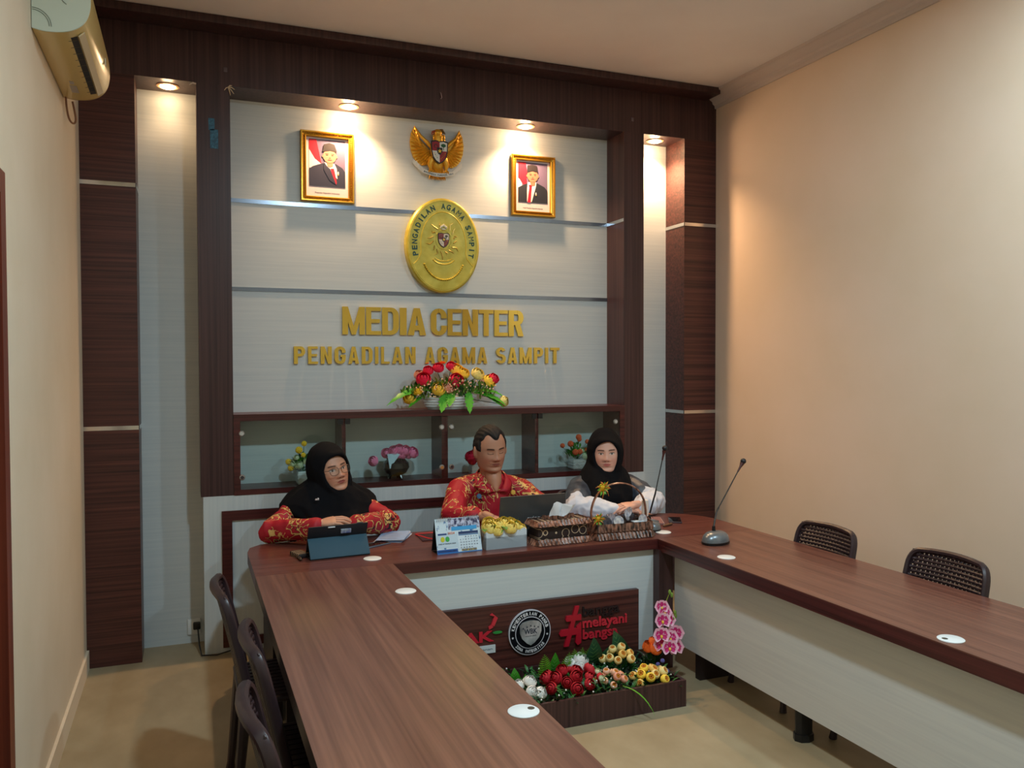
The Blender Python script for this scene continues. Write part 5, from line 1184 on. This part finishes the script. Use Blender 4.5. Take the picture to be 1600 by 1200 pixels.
# ------------------------------------------------------------ people
def gs(d, s): return exp(-d*d/(2*s*s))
def head_point(a, t, feat=1.0):
    """a: azimuth from the face (0) round to the back (pi); t: polar angle from the crown. Head height .24, eyes at z = 0, face toward -y"""
    z = .12*cos(t)
    if z >= 0:
        q = sqrt(max(0, 1-(z/.12)**2))**.92; w_, f_, b_ = .080*q, .086*q, .102*q
    else:
        u = -z/.12; e = sqrt(max(0, 1-(max(0, u-.78)/.22)**2)); e2 = max(e, .0)
        w_ = .080*(1-.03*u-.30*u*u)*(e2*.75+.25*(e2 > 0))*(1 if u < .999 else 0); f_ = .086*(1-.04*u)*(e2*.6+.4 if u < .999 else 0); b_ = .102*(1-.72*u)*e2
    sa, ca = sin(a), cos(a); x = w_*(abs(sa)**.92)*(1 if sa > 0 else -1)
    y = -f_*ca if ca > 0 else -b_*ca
    if ca > 0 and feat:
        k = min(1, ca*2.2)*feat; d = 0
        d += .010*gs(x, .009)*gs(z+.008, .016) + .0165*gs(x, .0125)*gs(z+.031, .0105)
        for s_ in (-1, 1):
            d += .0065*gs(x-s_*.0145, .0065)*gs(z+.035, .0065)
            d -= .0085*gs(x-s_*.031, .015)*gs(z-.002, .011); d += .0045*gs(x-s_*.031, .010)*gs(z+.001, .0065)
            d += .0035*gs(x-s_*.030, .018)*gs(z-.021, .007); d += .006*gs(x-s_*.043, .018)*gs(z+.032, .018)
        d -= .002*gs(x, .02)*gs(z+.047, .004); d += .0065*gs(x, .019)*gs(z+.0545, .0055)+.0075*gs(x, .017)*gs(z+.0655, .006)-.004*gs(x, .022)*gs(z+.0598, .0022)
        d -= .004*gs(x, .025)*gs(z+.079, .006); d += .007*gs(x, .022)*gs(z+.098, .013)
        y -= d*k
    return Vector((x, y, z))
def add_head(mb, T, ears=True):
    na, nt = 120, 90; vs_ = []; fs = []
    for j in range(1, nt):
        for i in range(na): vs_.append(head_point(-pi+2*pi*i/na, pi*j/nt))
    vs_ += [head_point(0, 0, 0), Vector((0, -.045, -.1205))]; n_ = len(vs_)
    for j in range(nt-2):
        for i in range(na): fs.append((j*na+i, j*na+(i+1) % na, (j+1)*na+(i+1) % na, (j+1)*na+i))
    for i in range(na): fs.append((n_-2, (i+1) % na, i)); fs.append((n_-1, (nt-2)*na+i, (nt-2)*na+(i+1) % na))
    mb.add(vs_, fs, 0, T)
    if ears:
        for s_ in (-1, 1):
            mb.ball((s_*.0835, .006, -.012), (.010, .021, .033), 0, 12, T, rot=(R(-10), 0, s_*R(20))); mb.ball((s_*.080, .0, -.036), (.008, .010, .011), 0, 8, T)
def mixc(a, b_, k): return tuple(a[i]*(1-k)+b_[i]*k for i in range(3))
def sm(e0, e1, x): t = max(0, min(1, (x-e0)/(e1-e0))); return t*t*(3-2*t)
def face_paint(ob, Ti, skin, eyes='open', lips=(150, 70, 68), brow=(50, 36, 32), bthick=.0030):
    me = ob.data; ca = me.color_attributes.new('skin_tone', 'FLOAT_COLOR', 'POINT'); off = Vector(world_loc(ob)); buf = []
    sk = srgb(*skin)[:3]; lp = srgb(*lips)[:3]; bw = srgb(*brow)[:3]; wh = srgb(206, 196, 190)[:3]; dk = srgb(30, 20, 18)[:3]; rd = srgb(min(255, skin[0]+6), skin[1]-14, skin[2]-10)[:3]
    for v in me.vertices:
        p = Ti @ (Vector(v.co)+off); c_ = sk
        if abs(p.x) < .09 and abs(p.z) < .13 and p.y < -.03:
            x, z = p.x, p.z
            c_ = mixc(c_, rd, .5*gs(abs(x)-.042, .016)*gs(z+.038, .016)); c_ = mixc(c_, rd, .4*gs(x, .012)*gs(z+.033, .01))
            for s_ in (-1, 1):
                dx = x-s_*.031
                zc = .0215-9*(dx*s_-.004)**2*(1 if dx*s_ > -.004 else .5)
                c_ = mixc(c_, bw, .92*(1-sm(bthick*.7, bthick*1.6, abs(z-zc)))*(1-sm(.015, .021, abs(dx))))
                if eyes == 'open':
                    r_ = sqrt((dx/.0150)**2+((z+.0003)/.0056)**2); c_ = mixc(c_, wh, 1-sm(.75, 1.05, r_))
                    q = sqrt(dx*dx+(z*1.0)**2); c_ = mixc(c_, dk, (1-sm(.0042, .0064, q))*(1-sm(.8, 1.1, r_)))
                    zl = .0056*sqrt(max(0, 1-(dx/.0165)**2)); c_ = mixc(c_, dk, .9*(1-sm(.0010, .0028, abs(z-zl)))*(1-sm(.0145, .0175, abs(dx))))
                else:
                    zl = -.0052+14*dx*dx; c_ = mixc(c_, dk, .85*(1-sm(.0009, .0030, abs(z-zl)))*(1-sm(.014, .018, abs(dx))))
                    zl = .0062-10*dx*dx; c_ = mixc(c_, mixc(sk, dk, .4), .6*(1-sm(.0008, .0028, abs(z-zl)))*(1-sm(.012, .018, abs(dx))))
                c_ = mixc(c_, dk, .75*(1-sm(.0018, .0042, hypot((x-s_*.0090)*.8, z+.0400))))
            zt = -.0530-.0015*gs(x, .003)+.0015*gs(abs(x)-.007, .004)-16*x*x; zb = -.0700+17*x*x
            if abs(x) < .027: c_ = mixc(c_, lp, .85*sm(-.0015, .0015, zt-z)*sm(-.0015, .0015, z-zb)*(1-sm(.021, .026, abs(x))))
            c_ = mixc(c_, mixc(lp, dk, .7), .75*(1-sm(.0007, .0022, abs(z+.0600+4*x*x)))*(1-sm(.020, .026, abs(x))))
        buf += [c_[0], c_[1], c_[2], 1]
    ca.data.foreach_set('color', buf)
def skinmat(name):
    m = newmat(name, (180, 130, 105), .48, Subsurface_Weight=.0); n, l, b = nodes(m)
    a = n.new('ShaderNodeAttribute'); a.attribute_name = 'skin_tone'; l.new(a.outputs['Color'], b.inputs['Base Color']); return m
def headT(c, yaw, pitch, roll, s=1.12):
    return Matrix.Translation(c) @ Matrix.Rotation(R(yaw), 4, 'Z') @ Matrix.Rotation(R(pitch), 4, 'X') @ Matrix.Rotation(R(roll), 4, 'Y') @ Matrix.Scale(s, 4)
def hand(mb, wrist, d_, up, side, curl=(20, 25, 20), s_=1.0, spread=5, thumb=40):
    d_ = Vector(d_).normalized(); up = Vector(up); up = (up-d_*up.dot(d_)).normalized(); rr = d_.cross(up)*side
    T = Matrix.Translation(wrist) @ Matrix(((rr.x, d_.x, up.x, 0), (rr.y, d_.y, up.y, 0), (rr.z, d_.z, up.z, 0), (0, 0, 0, 1))) @ Matrix.Scale(s_, 4)
    mb.limb([(0, -.03, 0), (0, .012, 0)], [.025, .026], 14, 0, T); 
    # palm: superellipse rings
    def pal(u, v):
        a = 2*pi*u; y = .0+.092*v; w_ = .026+.016*sm(0, .5, v); h = .019-.005*v
        k = 1 if v < .93 else .7
        return (w_*k*abs(cos(a))**.7*(1 if cos(a) > 0 else -1), y, h*k*abs(sin(a))**.8*(1 if sin(a) > 0 else -1))
    mb.grid(pal, 20, 9, 0, T, closeu=True); n0 = len(mb.v)
    for i, (x, y, L, r_) in enumerate(((.029, .086, (.040, .024, .020), .0088), (.0095, .091, (.044, .027, .021), .0092), (-.0105, .088, (.040, .025, .021), .0088), (-.0295, .080, (.031, .019, .018), .0078))):
        p = Vector((x, y-.012, 0)); a = 0; az = R(spread)*(1.5-i)/1.5*1; pts = [p]
        dirv = Vector((sin(az), cos(az), 0))
        q = Vector((x, y, 0)); pts.append(q)
        for k in range(3):
            a += R(curl[k]*(1+.12*i)); v = Vector((dirv.x*cos(a), dirv.y*cos(a), -sin(a))); q = q+v*L[k]; pts.append(q)
        mb.limb(pts, [r_*1.02, r_, r_*.97, r_*.9, r_*.78], 10, 0, T)
    v1 = Vector((sin(R(thumb)), cos(R(thumb)), -.25)).normalized(); v2 = Vector((sin(R(thumb-22)), cos(R(thumb-22)), -.25)).normalized()
    p0 = Vector((.018, .018, -.004)); p1 = p0+v1*.036; p2 = p1+v2*.032; p3 = p2+v2*.024
    mb.limb([p0, p1, p2, p3], [.014, .0118, .0102, .0085], 10, 0, T)
    return T
def build_body(t, TH, neck, chest, pelvis, arms, skin, ears, knees):
    m = MB(); add_head(m, TH, ears)
    hc = TH @ Vector((0, .012, -.07))
    m.limb([neck, (Vector(neck)+hc)/2, hc], [.066, .060, .058], 18)
    m.ball(chest, (.135, .085, .14), 0, 18); m.limb([chest, pelvis], [.10, .115], 18); m.limb([neck, chest], [.06, .09], 16)
    for sh, el, wr in arms:
        m.limb([chest, sh], [.06, .050], 14); m.limb([sh, el, wr], [.046, .038, .027], 14)
    for s_, kn in zip((-1, 1), knees):
        hp = Vector(pelvis)+Vector((s_*.09, 0, -.02)); m.limb([hp, kn], [.082, .055], 14); m.limb([kn, (kn[0], kn[1]+.03, .10)], [.052, .035], 14)
        m.limb([(kn[0], kn[1]+.05, .035), (kn[0], kn[1]-.11, .03)], [.030, .026], 12)
    g = remesh(m, .0031, 1, .4); return g
def folds(g, amp, sc, seed=0):
    # gentle cloth ripples pushed along the surface normals
    me = bpy.data.meshes.new('tmp'); me.from_pydata(g.v, [], g.f); nm = [v.normal.copy() for v in me.vertices]
    from mathutils import noise as nz
    out = []
    for v, n_ in zip(g.v, nm):
        p = Vector(v)*sc+Vector((seed, seed*1.7, 0)); k = nz.noise(Vector((p.x, p.y, p.z*.55)))+.5*nz.noise(p*2.1)
        k = (1-abs(k)*2.2); out.append(tuple(Vector(v)+n_*amp*k))
    g.v = out; bpy.data.meshes.remove(me); return g
def batik(name, seed=0.0):
    m = newmat(name, (186, 14, 30), .62); n, l, b = nodes(m)
    tc = n.new('ShaderNodeTexCoord'); mp = n.new('ShaderNodeMapping'); mp.inputs['Location'].default_value = (seed, seed*.7, seed*.3); l.new(tc.outputs['Object'], mp.inputs[0])
    def noi(s_, d_=1.0, det=1.0):
        q = n.new('ShaderNodeTexNoise'); q.inputs['Scale'].default_value = s_; q.inputs['Distortion'].default_value = d_; q.inputs['Detail'].default_value = det; l.new(mp.outputs[0], q.inputs['Vector']); return q.outputs['Fac']
    def mth(op, a, b_=None, c_=None):
        q = n.new('ShaderNodeMath'); q.operation = op
        for i, v in enumerate((a, b_, c_)):
            if v is None: continue
            if isinstance(v, (int, float)): q.inputs[i].default_value = v
            else: l.new(v, q.inputs[i])
        return q.outputs[0]
    line = mth('ABSOLUTE', mth('SUBTRACT', noi(12.5, 2.2), .5))
    clus = noi(6.5, .4, 2)
    mask = mth('GREATER_THAN', clus, .455)
    gold = mth('MULTIPLY', mth('LESS_THAN', line, .034), mask)
    core = mth('MULTIPLY', mth('GREATER_THAN', noi(24, 1.2), .60), mth('GREATER_THAN', clus, .57))
    dark = mth('MULTIPLY', mth('LESS_THAN', line, .055), mth('GREATER_THAN', clus, .50))
    def mixn(f_, a, c_):
        q = n.new('ShaderNodeMix'); q.data_type = 'RGBA'; l.new(f_, q.inputs['Factor'])
        if isinstance(a, tuple): q.inputs['A'].default_value = a
        else: l.new(a, q.inputs['A'])
        q.inputs['B'].default_value = c_; return q.outputs['Result']
    r0 = mixn(core, srgb(166, 8, 36), srgb(30, 14, 16)); r1 = mixn(dark, r0, srgb(70, 20, 18)); r2 = mixn(gold, r1, srgb(216, 176, 104)); l.new(r2, b.inputs['Base Color']); return m
BATIK = batik('red and gold batik'); BATIK2 = batik('red and gold batik, second cut', 3.7)
def hood(mb, T, dz=0.0, fw=.0665, ft=.066, fb=.123, full=1.0):
    rings = []; N = 48
    def cont(kx, kz, dy, extra=None):
        r_ = []
        for i in range(N):
            a = 2*pi*i/N; c_, s_ = cos(a), sin(a); zz = (ft if s_ > 0 else fb)*s_*kz; xx = fw*(abs(c_)**.82)*(1 if c_ > 0 else -1)*kx*(1-.12*max(0, s_)) 
            y = -.046-.034*abs(s_)**1.5*(1.0 if s_ > 0 else .75)
            r_.append(Vector((xx, y+dy, zz+.004+dz)))
        return r_
    def sil(ax, zt, zb, y):
        return [Vector((ax*cos(2*pi*i/N), y, (zt if sin(2*pi*i/N) > 0 else zb)*sin(2*pi*i/N)+.0)) for i in range(N)]
    rings = [cont(.5, .5, .05), cont(.90, .92, .022), cont(1.0, 1.0, -.010), cont(1.09, 1.07, -.013), cont(1.24, 1.20, -.004), cont(1.40, 1.36, .014)]
    rings += [sil(.100*full, .127, .146, -.020), sil(.103*full, .139, .150, .012), sil(.103*full, .137, .144, .045), sil(.084, .118, .12, .088), sil(.048, .075, .08, .116)]
    vs_ = [v for r_ in rings for v in r_]+[Vector((0, .0, 0)), Vector((0, .126, 0))]; n_ = len(vs_); fs = []
    for j in range(len(rings)-1):
        for i in range(N): fs.append((j*N+i, j*N+(i+1) % N, (j+1)*N+(i+1) % N, (j+1)*N+i))
    for i in range(N): fs.append((n_-2, (i+1) % N, i)); fs.append((n_-1, (len(rings)-1)*N+i, (len(rings)-1)*N+(i+1) % N))
    mb.add(vs_, fs, 0, T)
def cape(mb, rows, amp=.02, n=64, seed=0, nf=9):
    # rows of (z, cx, cy, half width, half depth)
    vs_ = []; fs = []
    for j, (z, cx, cy, a, b_) in enumerate(rows):
        k = min(1, j/3)
        for i in range(n):
            t = 2*pi*i/n; r_ = 1+amp*k*(sin(nf*t+seed+z*14)+.6*sin(nf*1.7*t+seed*2-z*20))
            ex = .85; cc, ss = cos(t), sin(t); vs_.append((cx+a*r_*abs(cc)**ex*(1 if cc > 0 else -1), cy+b_*r_*abs(ss)**ex*(1 if ss > 0 else -1), z+.008*k*sin(5*t+seed)))
    for j in range(len(rows)-1):
        for i in range(n): fs.append((j*n+i, j*n+(i+1) % n, (j+1)*n+(i+1) % n, (j+1)*n+i))
    fs.append(tuple(range(n))); fs.append(tuple(reversed(range((len(rows)-1)*n, len(rows)*n)))); mb.add(vs_, fs)
def trousers(t, pelvis, knees, mat, skirt=False):
    m = MB(); m.ball(pelvis, (.16, .11, .10), 0, 18)
    for s_, kn in zip((-1, 1), knees):
        hp = Vector(pelvis)+Vector((s_*.09, 0, -.02)); m.limb([hp, kn], [.098, .072], 14); m.limb([kn, (kn[0], kn[1]+.03, .07)], [.070, .060 if not skirt else .075], 14)
    if skirt: m.limb([(pelvis[0]-.05, -.55, .45), (pelvis[0]+.05, -.55, .45)], [.07, .07], 12)
    remesh(m, .009, 3).build('trousers' if not skirt else 'skirt', mat, t)
def shoes(t, knees):
    for kn in knees: MB().limb([(kn[0], kn[1]+.06, .036), (kn[0], kn[1]-.04, .036), (kn[0], kn[1]-.13, .028)], [.036, .038, .028], 12).build('shoe', cm(24, 20, 20, .35), t)

# --- woman in glasses
t = thing('person', (1.24, -.22, .45), 'person in glasses, black headscarf and red and gold batik blouse, hands clasped behind the tablet', 'person')
TH = headT((1.246, -.275, 1.040), 20, -5, -10); kn = [(1.15, -.60, .48), (1.33, -.60, .48)]
arms = [((1.08, -.235, .835), (.915, -.43, .745), (1.12, -.60, .785)), ((1.41, -.235, .835), (1.535, -.43, .745), (1.335, -.585, .785))]
g = build_body(t, TH, (1.243, -.24, .90), (1.24, -.225, .78), (1.24, -.20, .53), arms, None, False, kn)
h = MB()
hand(h, (1.135, -.605, .800), (1, -.16, .20), (.1, -.35, .95), -1, (12, 18, 14), .95, 4, 25)
hand(h, (1.320, -.580, .790), (-1, -.12, .22), (-.1, -.30, .95), 1, (10, 30, 30), .95, 3, 25)
g.add(h.v, h.f); b_ = g.build('body', skinmat('skin of the woman in glasses'), t, ang=80); face_paint(b_, TH.inverted(), (196, 146, 120), 'open', (150, 62, 60))
m = MB(); m.ball((1.24, -.21, .70), (.18, .11, .20), 0, 18); m.limb([(1.24, -.22, .80), (1.24, -.2, .50)], [.14, .155], 16)
for sh, el, wr in arms: m.limb([(1.24, -.22, .82), sh], [.07, .062], 14); m.limb([sh, el, wr], [.062, .066, .046], 16)
g = folds(remesh(m, .006, 4), .007, 9, 1); g.v = [(x, y, max(z, ZT+.0015) if y < -.44 else z) for x, y, z in g.v]
g.build('blouse', BATIK, t, ang=80)
m = MB(); hood(m, TH)
cape(m, [(1.02, 1.235, -.235, .088, .085), (.975, 1.235, -.24, .112, .105), (.94, 1.24, -.24, .165, .125), (.90, 1.243, -.24, .222, .138), (.86, 1.243, -.245, .262, .152), (.82, 1.248, -.25, .262, .165), (.785, 1.262, -.27, .215, .175), (.75, 1.275, -.29, .165, .175), (.71, 1.28, -.30, .12, .16)], .028, seed=1.3)
folds(remesh(m, .0055, 3), .0045, 8, 4).build('headscarf', newmat('black scarf cloth', (7, 9, 15), .9, 0, .2), t, ang=80)
m = MB(); m.box(1.145, 1.165, -.4085, -.402, .893, .899, bev=.001).ball((1.15, -.41, .899), .004, 0, 8).ball((1.16, -.41, .901), .005, 0, 8); m.build('brooch', cm(225, 225, 230, .3), t)
trousers(t, (1.24, -.20, .53), kn, cm(30, 28, 34, .8), True); shoes(t, kn)
def lensmat():
    m = glassmat('clear lens', (.97, .98, .98)); nn = m.node_tree; mx = [q for q in nn.nodes if q.type == 'MIX_SHADER'][0]
    nn.links.remove(mx.inputs[0].links[0]); mx.inputs[0].default_value = .05; return m
gl_ = MB(); ls = MB()
for s_ in (-1, 1):
    pts = []
    for i in range(25):
        a = 2*pi*i/24; c_, q = cos(a), sin(a); rx, rz = .0245, .0195 if q < 0 else .0165
        pts.append(TH @ Vector((s_*.0315+rx*abs(c_)**.75*(1 if c_ > 0 else -1), -.099+.10*(abs(s_*.0315+rx*c_))**1.6, -.003+rz*abs(q)**.85*(1 if q > 0 else -1))))
    gl_.tube(pts, .0013, 6, cap=False); c0 = sum((p for p in pts[:24]), Vector())/24
    ls.add([c0]+pts[:24], [(0, 1+i, 1+(i+1) % 24) for i in range(24)])
    gl_.tube([TH @ Vector((s_*.056, -.093, .006)), TH @ Vector((s_*.076, -.06, .006)), TH @ Vector((s_*.082, .01, .004))], .0013, 6)
gl_.tube([TH @ Vector((-.008, -.1035, .004)), TH @ Vector((0, -.106, .0065)), TH @ Vector((.008, -.1035, .004))], .0013, 6)
go = gl_.build('glasses', cm(60, 48, 46, .3, .5), t); ls.build('lens', lensmat(), go)

# --- man
t = thing('person', (2.20, -.22, .45), 'person with short black hair and red batik shirt, looking down at the laptop', 'person')
TH = headT((2.188, -.285, 1.118), 4, 12, -3, 1.12); kn = [(2.10, -.60, .48), (2.31, -.60, .48)]
arms = [((2.015, -.225, .865), (1.91, -.42, .755), (2.045, -.62, .775)), ((2.405, -.225, .84), (2.49, -.40, .755), (2.36, -.62, .755))]
g = build_body(t, TH, (2.205, -.245, .935), (2.205, -.23, .80), (2.20, -.20, .53), arms, None, True, kn)
h = MB(); hand(h, (2.055, -.635, .775), (.5, -.75, -.30), (-.1, -.2, 1), 1, (20, 30, 20), 1.0, 6, 40); hand(h, (2.345, -.635, .752), (-.4, -.85, -.05), (0, -.1, 1), -1, (18, 28, 18), 1.0, 6, 40)
g.add(h.v, h.f); b_ = g.build('body', skinmat('skin of the man'), t, ang=80); face_paint(b_, TH.inverted(), (184, 134, 108), 'closed', (150, 80, 72), (36, 26, 24), .0036)
# hair: outset scalp with a receding front line
def hair_mask(p):
    hl = .072+.020*gs(abs(p.x)-.034, .013)-.005*gs(p.x-.006, .014)-.9*max(0, abs(p.x)-.048) if p.y < -.02 else -.2
    a = sm(-.004, .010, p.z-hl) if p.y < -.02 else 1
    side = sm(-.035, -.016, p.y+.28*(p.z-.05)*(-1 if p.z < .05 else 0))*sm(-.015, .004, p.z-(.012 if p.y < .012 else .012-1.6*(p.y-.012)))
    lowb = sm(-.075, -.06, p.z)
    return min(max(a*sm(.052, .060, p.z) if p.y < -.02 else 0, side), lowb)
na, nt = 130, 90; m = MB(); V = []; K = []
for j in range(0, nt+1):
    for i in range(na):
        a = -pi+2*pi*i/na; p = head_point(a, pi*j/nt, 0); k = hair_mask(p); n_ = Vector((p.x/.077, p.y/.09, p.z/.12)).normalized()
        r_ = .0085*k*(1+.25*sin(p.x*260+p.y*90)*sin(p.z*120+p.x*80)); V.append(TH @ (p+n_*(r_-.0004))); K.append(k)
F = [(j*na+i, j*na+(i+1) % na, (j+1)*na+(i+1) % na, (j+1)*na+i) for j in range(nt) for i in range(na)]
m.add(V, [f for f in F if max(K[q] for q in f) > .12]); hb = noise_col(newmat('black hair', (18, 14, 15), .75), (12, 10, 11), (24, 19, 19), (90, 90, 20))
ho = m.build('hair', hb, t, ang=80)
m = MB(); m.ball((2.20, -.21, .72), (.195, .125, .20), 0, 18); m.limb([(2.20, -.22, .84), (2.20, -.20, .50)], [.135, .165], 18)
m.limb([(2.205, -.235, .925), (2.205, -.23, .84)], [.072, .11], 16)
for sh, el, wr in arms: m.limb([(2.205, -.23, .905), sh], [.072, .078], 16); m.limb([sh, el, tuple(Vector(el).lerp(Vector(wr), .62))], [.078, .068, .056], 16)
g = folds(remesh(m, .006, 4), .006, 8, 7); g.v = [(x, y, max(z, ZT+.0015) if y < -.44 else z) for x, y, z in g.v]
so = g.build('shirt', BATIK2, t, ang=80)
# opened collar: two folded wings and a dark neck opening
m = MB()
def q3(a, b_, c_, u): return Vector(a)*(2*(u-.5)*(u-1))+Vector(b_)*(-4*u*(u-1))+Vector(c_)*(2*u*(u-.5))
for s_ in (-1, 1):
    X_ = 2.200
    def cl(u, v):
        i_ = q3((X_, -.168, 1.0), (X_+s_*.082, -.262, .965), (X_+s_*.008, -.358, .868), u)
        o_ = q3((X_, -.135, .965), (X_+s_*.122, -.262, .925), (X_+s_*.066, -.366, .862), u)
        return i_.lerp(o_, v)+Vector((0, -.010*sin(pi*v), .008*sin(pi*v)))
    m.grid(cl, 16, 5)
co = m.build('collar', BATIK2, so); md = co.modifiers.new('thick', 'SOLIDIFY'); md.thickness = .004
m = MB(); m.prism([(2.205-.040, .950), (2.205+.040, .950), (2.212, .872), (2.205, .868)], -.347, -.340, 'xz', T=None); 
T = Matrix.Translation((2.205, -.315, .93)) @ Matrix.Rotation(R(-16), 4, 'X') @ Matrix.Translation((-2.205, .315, -.93))
m = MB(); m.limb([(2.205, -.283, .965), (2.204, -.318, .915), (2.202, -.345, .878)], [.054, .042, .014], 14); m.build('open_neck', skinmat('neck skin'), b_)
ob = bpy.data.objects.get('open_neck'); me = ob.data; ca = me.color_attributes.new('skin_tone', 'FLOAT_COLOR', 'POINT'); ca.data.foreach_set('color', list(srgb(186, 130, 100))*len(me.vertices))
for (x, z, c_) in ((2.10, .845, (70, 110, 150)), (2.315, .855, (214, 176, 80))):
    T = Matrix.Translation((x, -.334, z)) @ Matrix.Rotation(R(78), 4, 'X'); MB().lathe([(0, -.01), (.0135, -.01), (.0145, .002), (.0145, .004), (.011, .004), (.010, .006), (0, .006)], n=20, T=T).build('round_pin', cm(*c_, .3, .3), so)
for i in range(4): MB().ball((2.202, -.342-.001*i, .850-.035*i), (.005, .003, .005), n=8).build('button', cm(60, 20, 20, .4), so)
trousers(t, (2.20, -.20, .53), kn, cm(32, 32, 38, .8)); shoes(t, kn)

# --- woman with white sleeves
t = thing('person', (2.97, -.22, .45), 'person in black headscarf, sheer grey shoulders and white sleeves, arms folded behind the basket', 'person')
TH = headT((2.968, -.275, 1.063), -24, 2, -2, 1.10); kn = [(2.88, -.60, .48), (3.07, -.60, .48)]
arms = [((2.81, -.23, .83), (2.69, -.43, .745), (2.88, -.57, .745)), ((3.15, -.23, .83), (3.235, -.41, .745), (3.03, -.565, .75))]
g = build_body(t, TH, (2.97, -.24, .91), (2.975, -.225, .78), (2.975, -.20, .53), arms, None, False, kn)
h = MB(); hand(h, (2.895, -.585, .745), (1, -.10, .03), (0, -.15, 1), -1, (8, 14, 12), .95, 3, 28); hand(h, (3.005, -.575, .772), (-1, -.14, -.02), (0, -.25, 1), 1, (8, 16, 14), .95, 3, 28)
g.add(h.v, h.f); b_ = g.build('body', skinmat('skin of the woman with white sleeves'), t, ang=80); face_paint(b_, TH.inverted(), (216, 168, 148), 'open', (190, 92, 90))
m = MB(); m.limb([(2.975, -.22, .72), (2.975, -.2, .50)], [.15, .155], 16)
for (sh, el, wr), k in zip(arms, (.50, .42)):
    a = Vector(sh).lerp(Vector(el), k); m.limb([a, el, Vector(el).lerp(Vector(wr), .5), Vector(el).lerp(Vector(wr), .9)], [.068, .080, .070, .042], 16)
g = folds(remesh(m, .006, 3), .010, 12, 2); g.v = [(x, y, max(z, ZT+.0015) if y < -.44 else z) for x, y, z in g.v]; g.build('blouse', newmat('white cotton', (208, 216, 230), .85), t, ang=80)
m = MB(); m.ball((2.975, -.21, .76), (.185, .125, .12), 0, 18)
for (sh, el, wr), k in zip(arms, (.62, .52)): m.limb([(2.97, -.23, .86), sh], [.085, .078], 14); m.limb([sh, Vector(sh).lerp(Vector(el), k)], [.079, .084], 14)
folds(remesh(m, .006, 4), .005, 9, 5).build('sheer_top', noise_col(newmat('sheer charcoal organza', (58, 66, 78), .45), (44, 50, 62), (78, 88, 100), (14, 14, 5)), t, ang=80)
m = MB(); hood(m, TH)
cape(m, [(1.03, 2.965, -.235, .085, .085), (.985, 2.967, -.24, .105, .10), (.945, 2.97, -.245, .135, .118), (.90, 2.97, -.255, .158, .145), (.86, 2.965, -.26, .168, .165), (.82, 2.955, -.27, .172, .178), (.785, 2.95, -.28, .165, .18), (.75, 2.95, -.29, .14, .17)], .022, seed=4.1)
folds(remesh(m, .0055, 3), .004, 8, 9).build('headscarf', bpy.data.materials['black scarf cloth'], t, ang=80)
trousers(t, (2.975, -.20, .53), kn, cm(32, 30, 34, .8), True); shoes(t, kn)
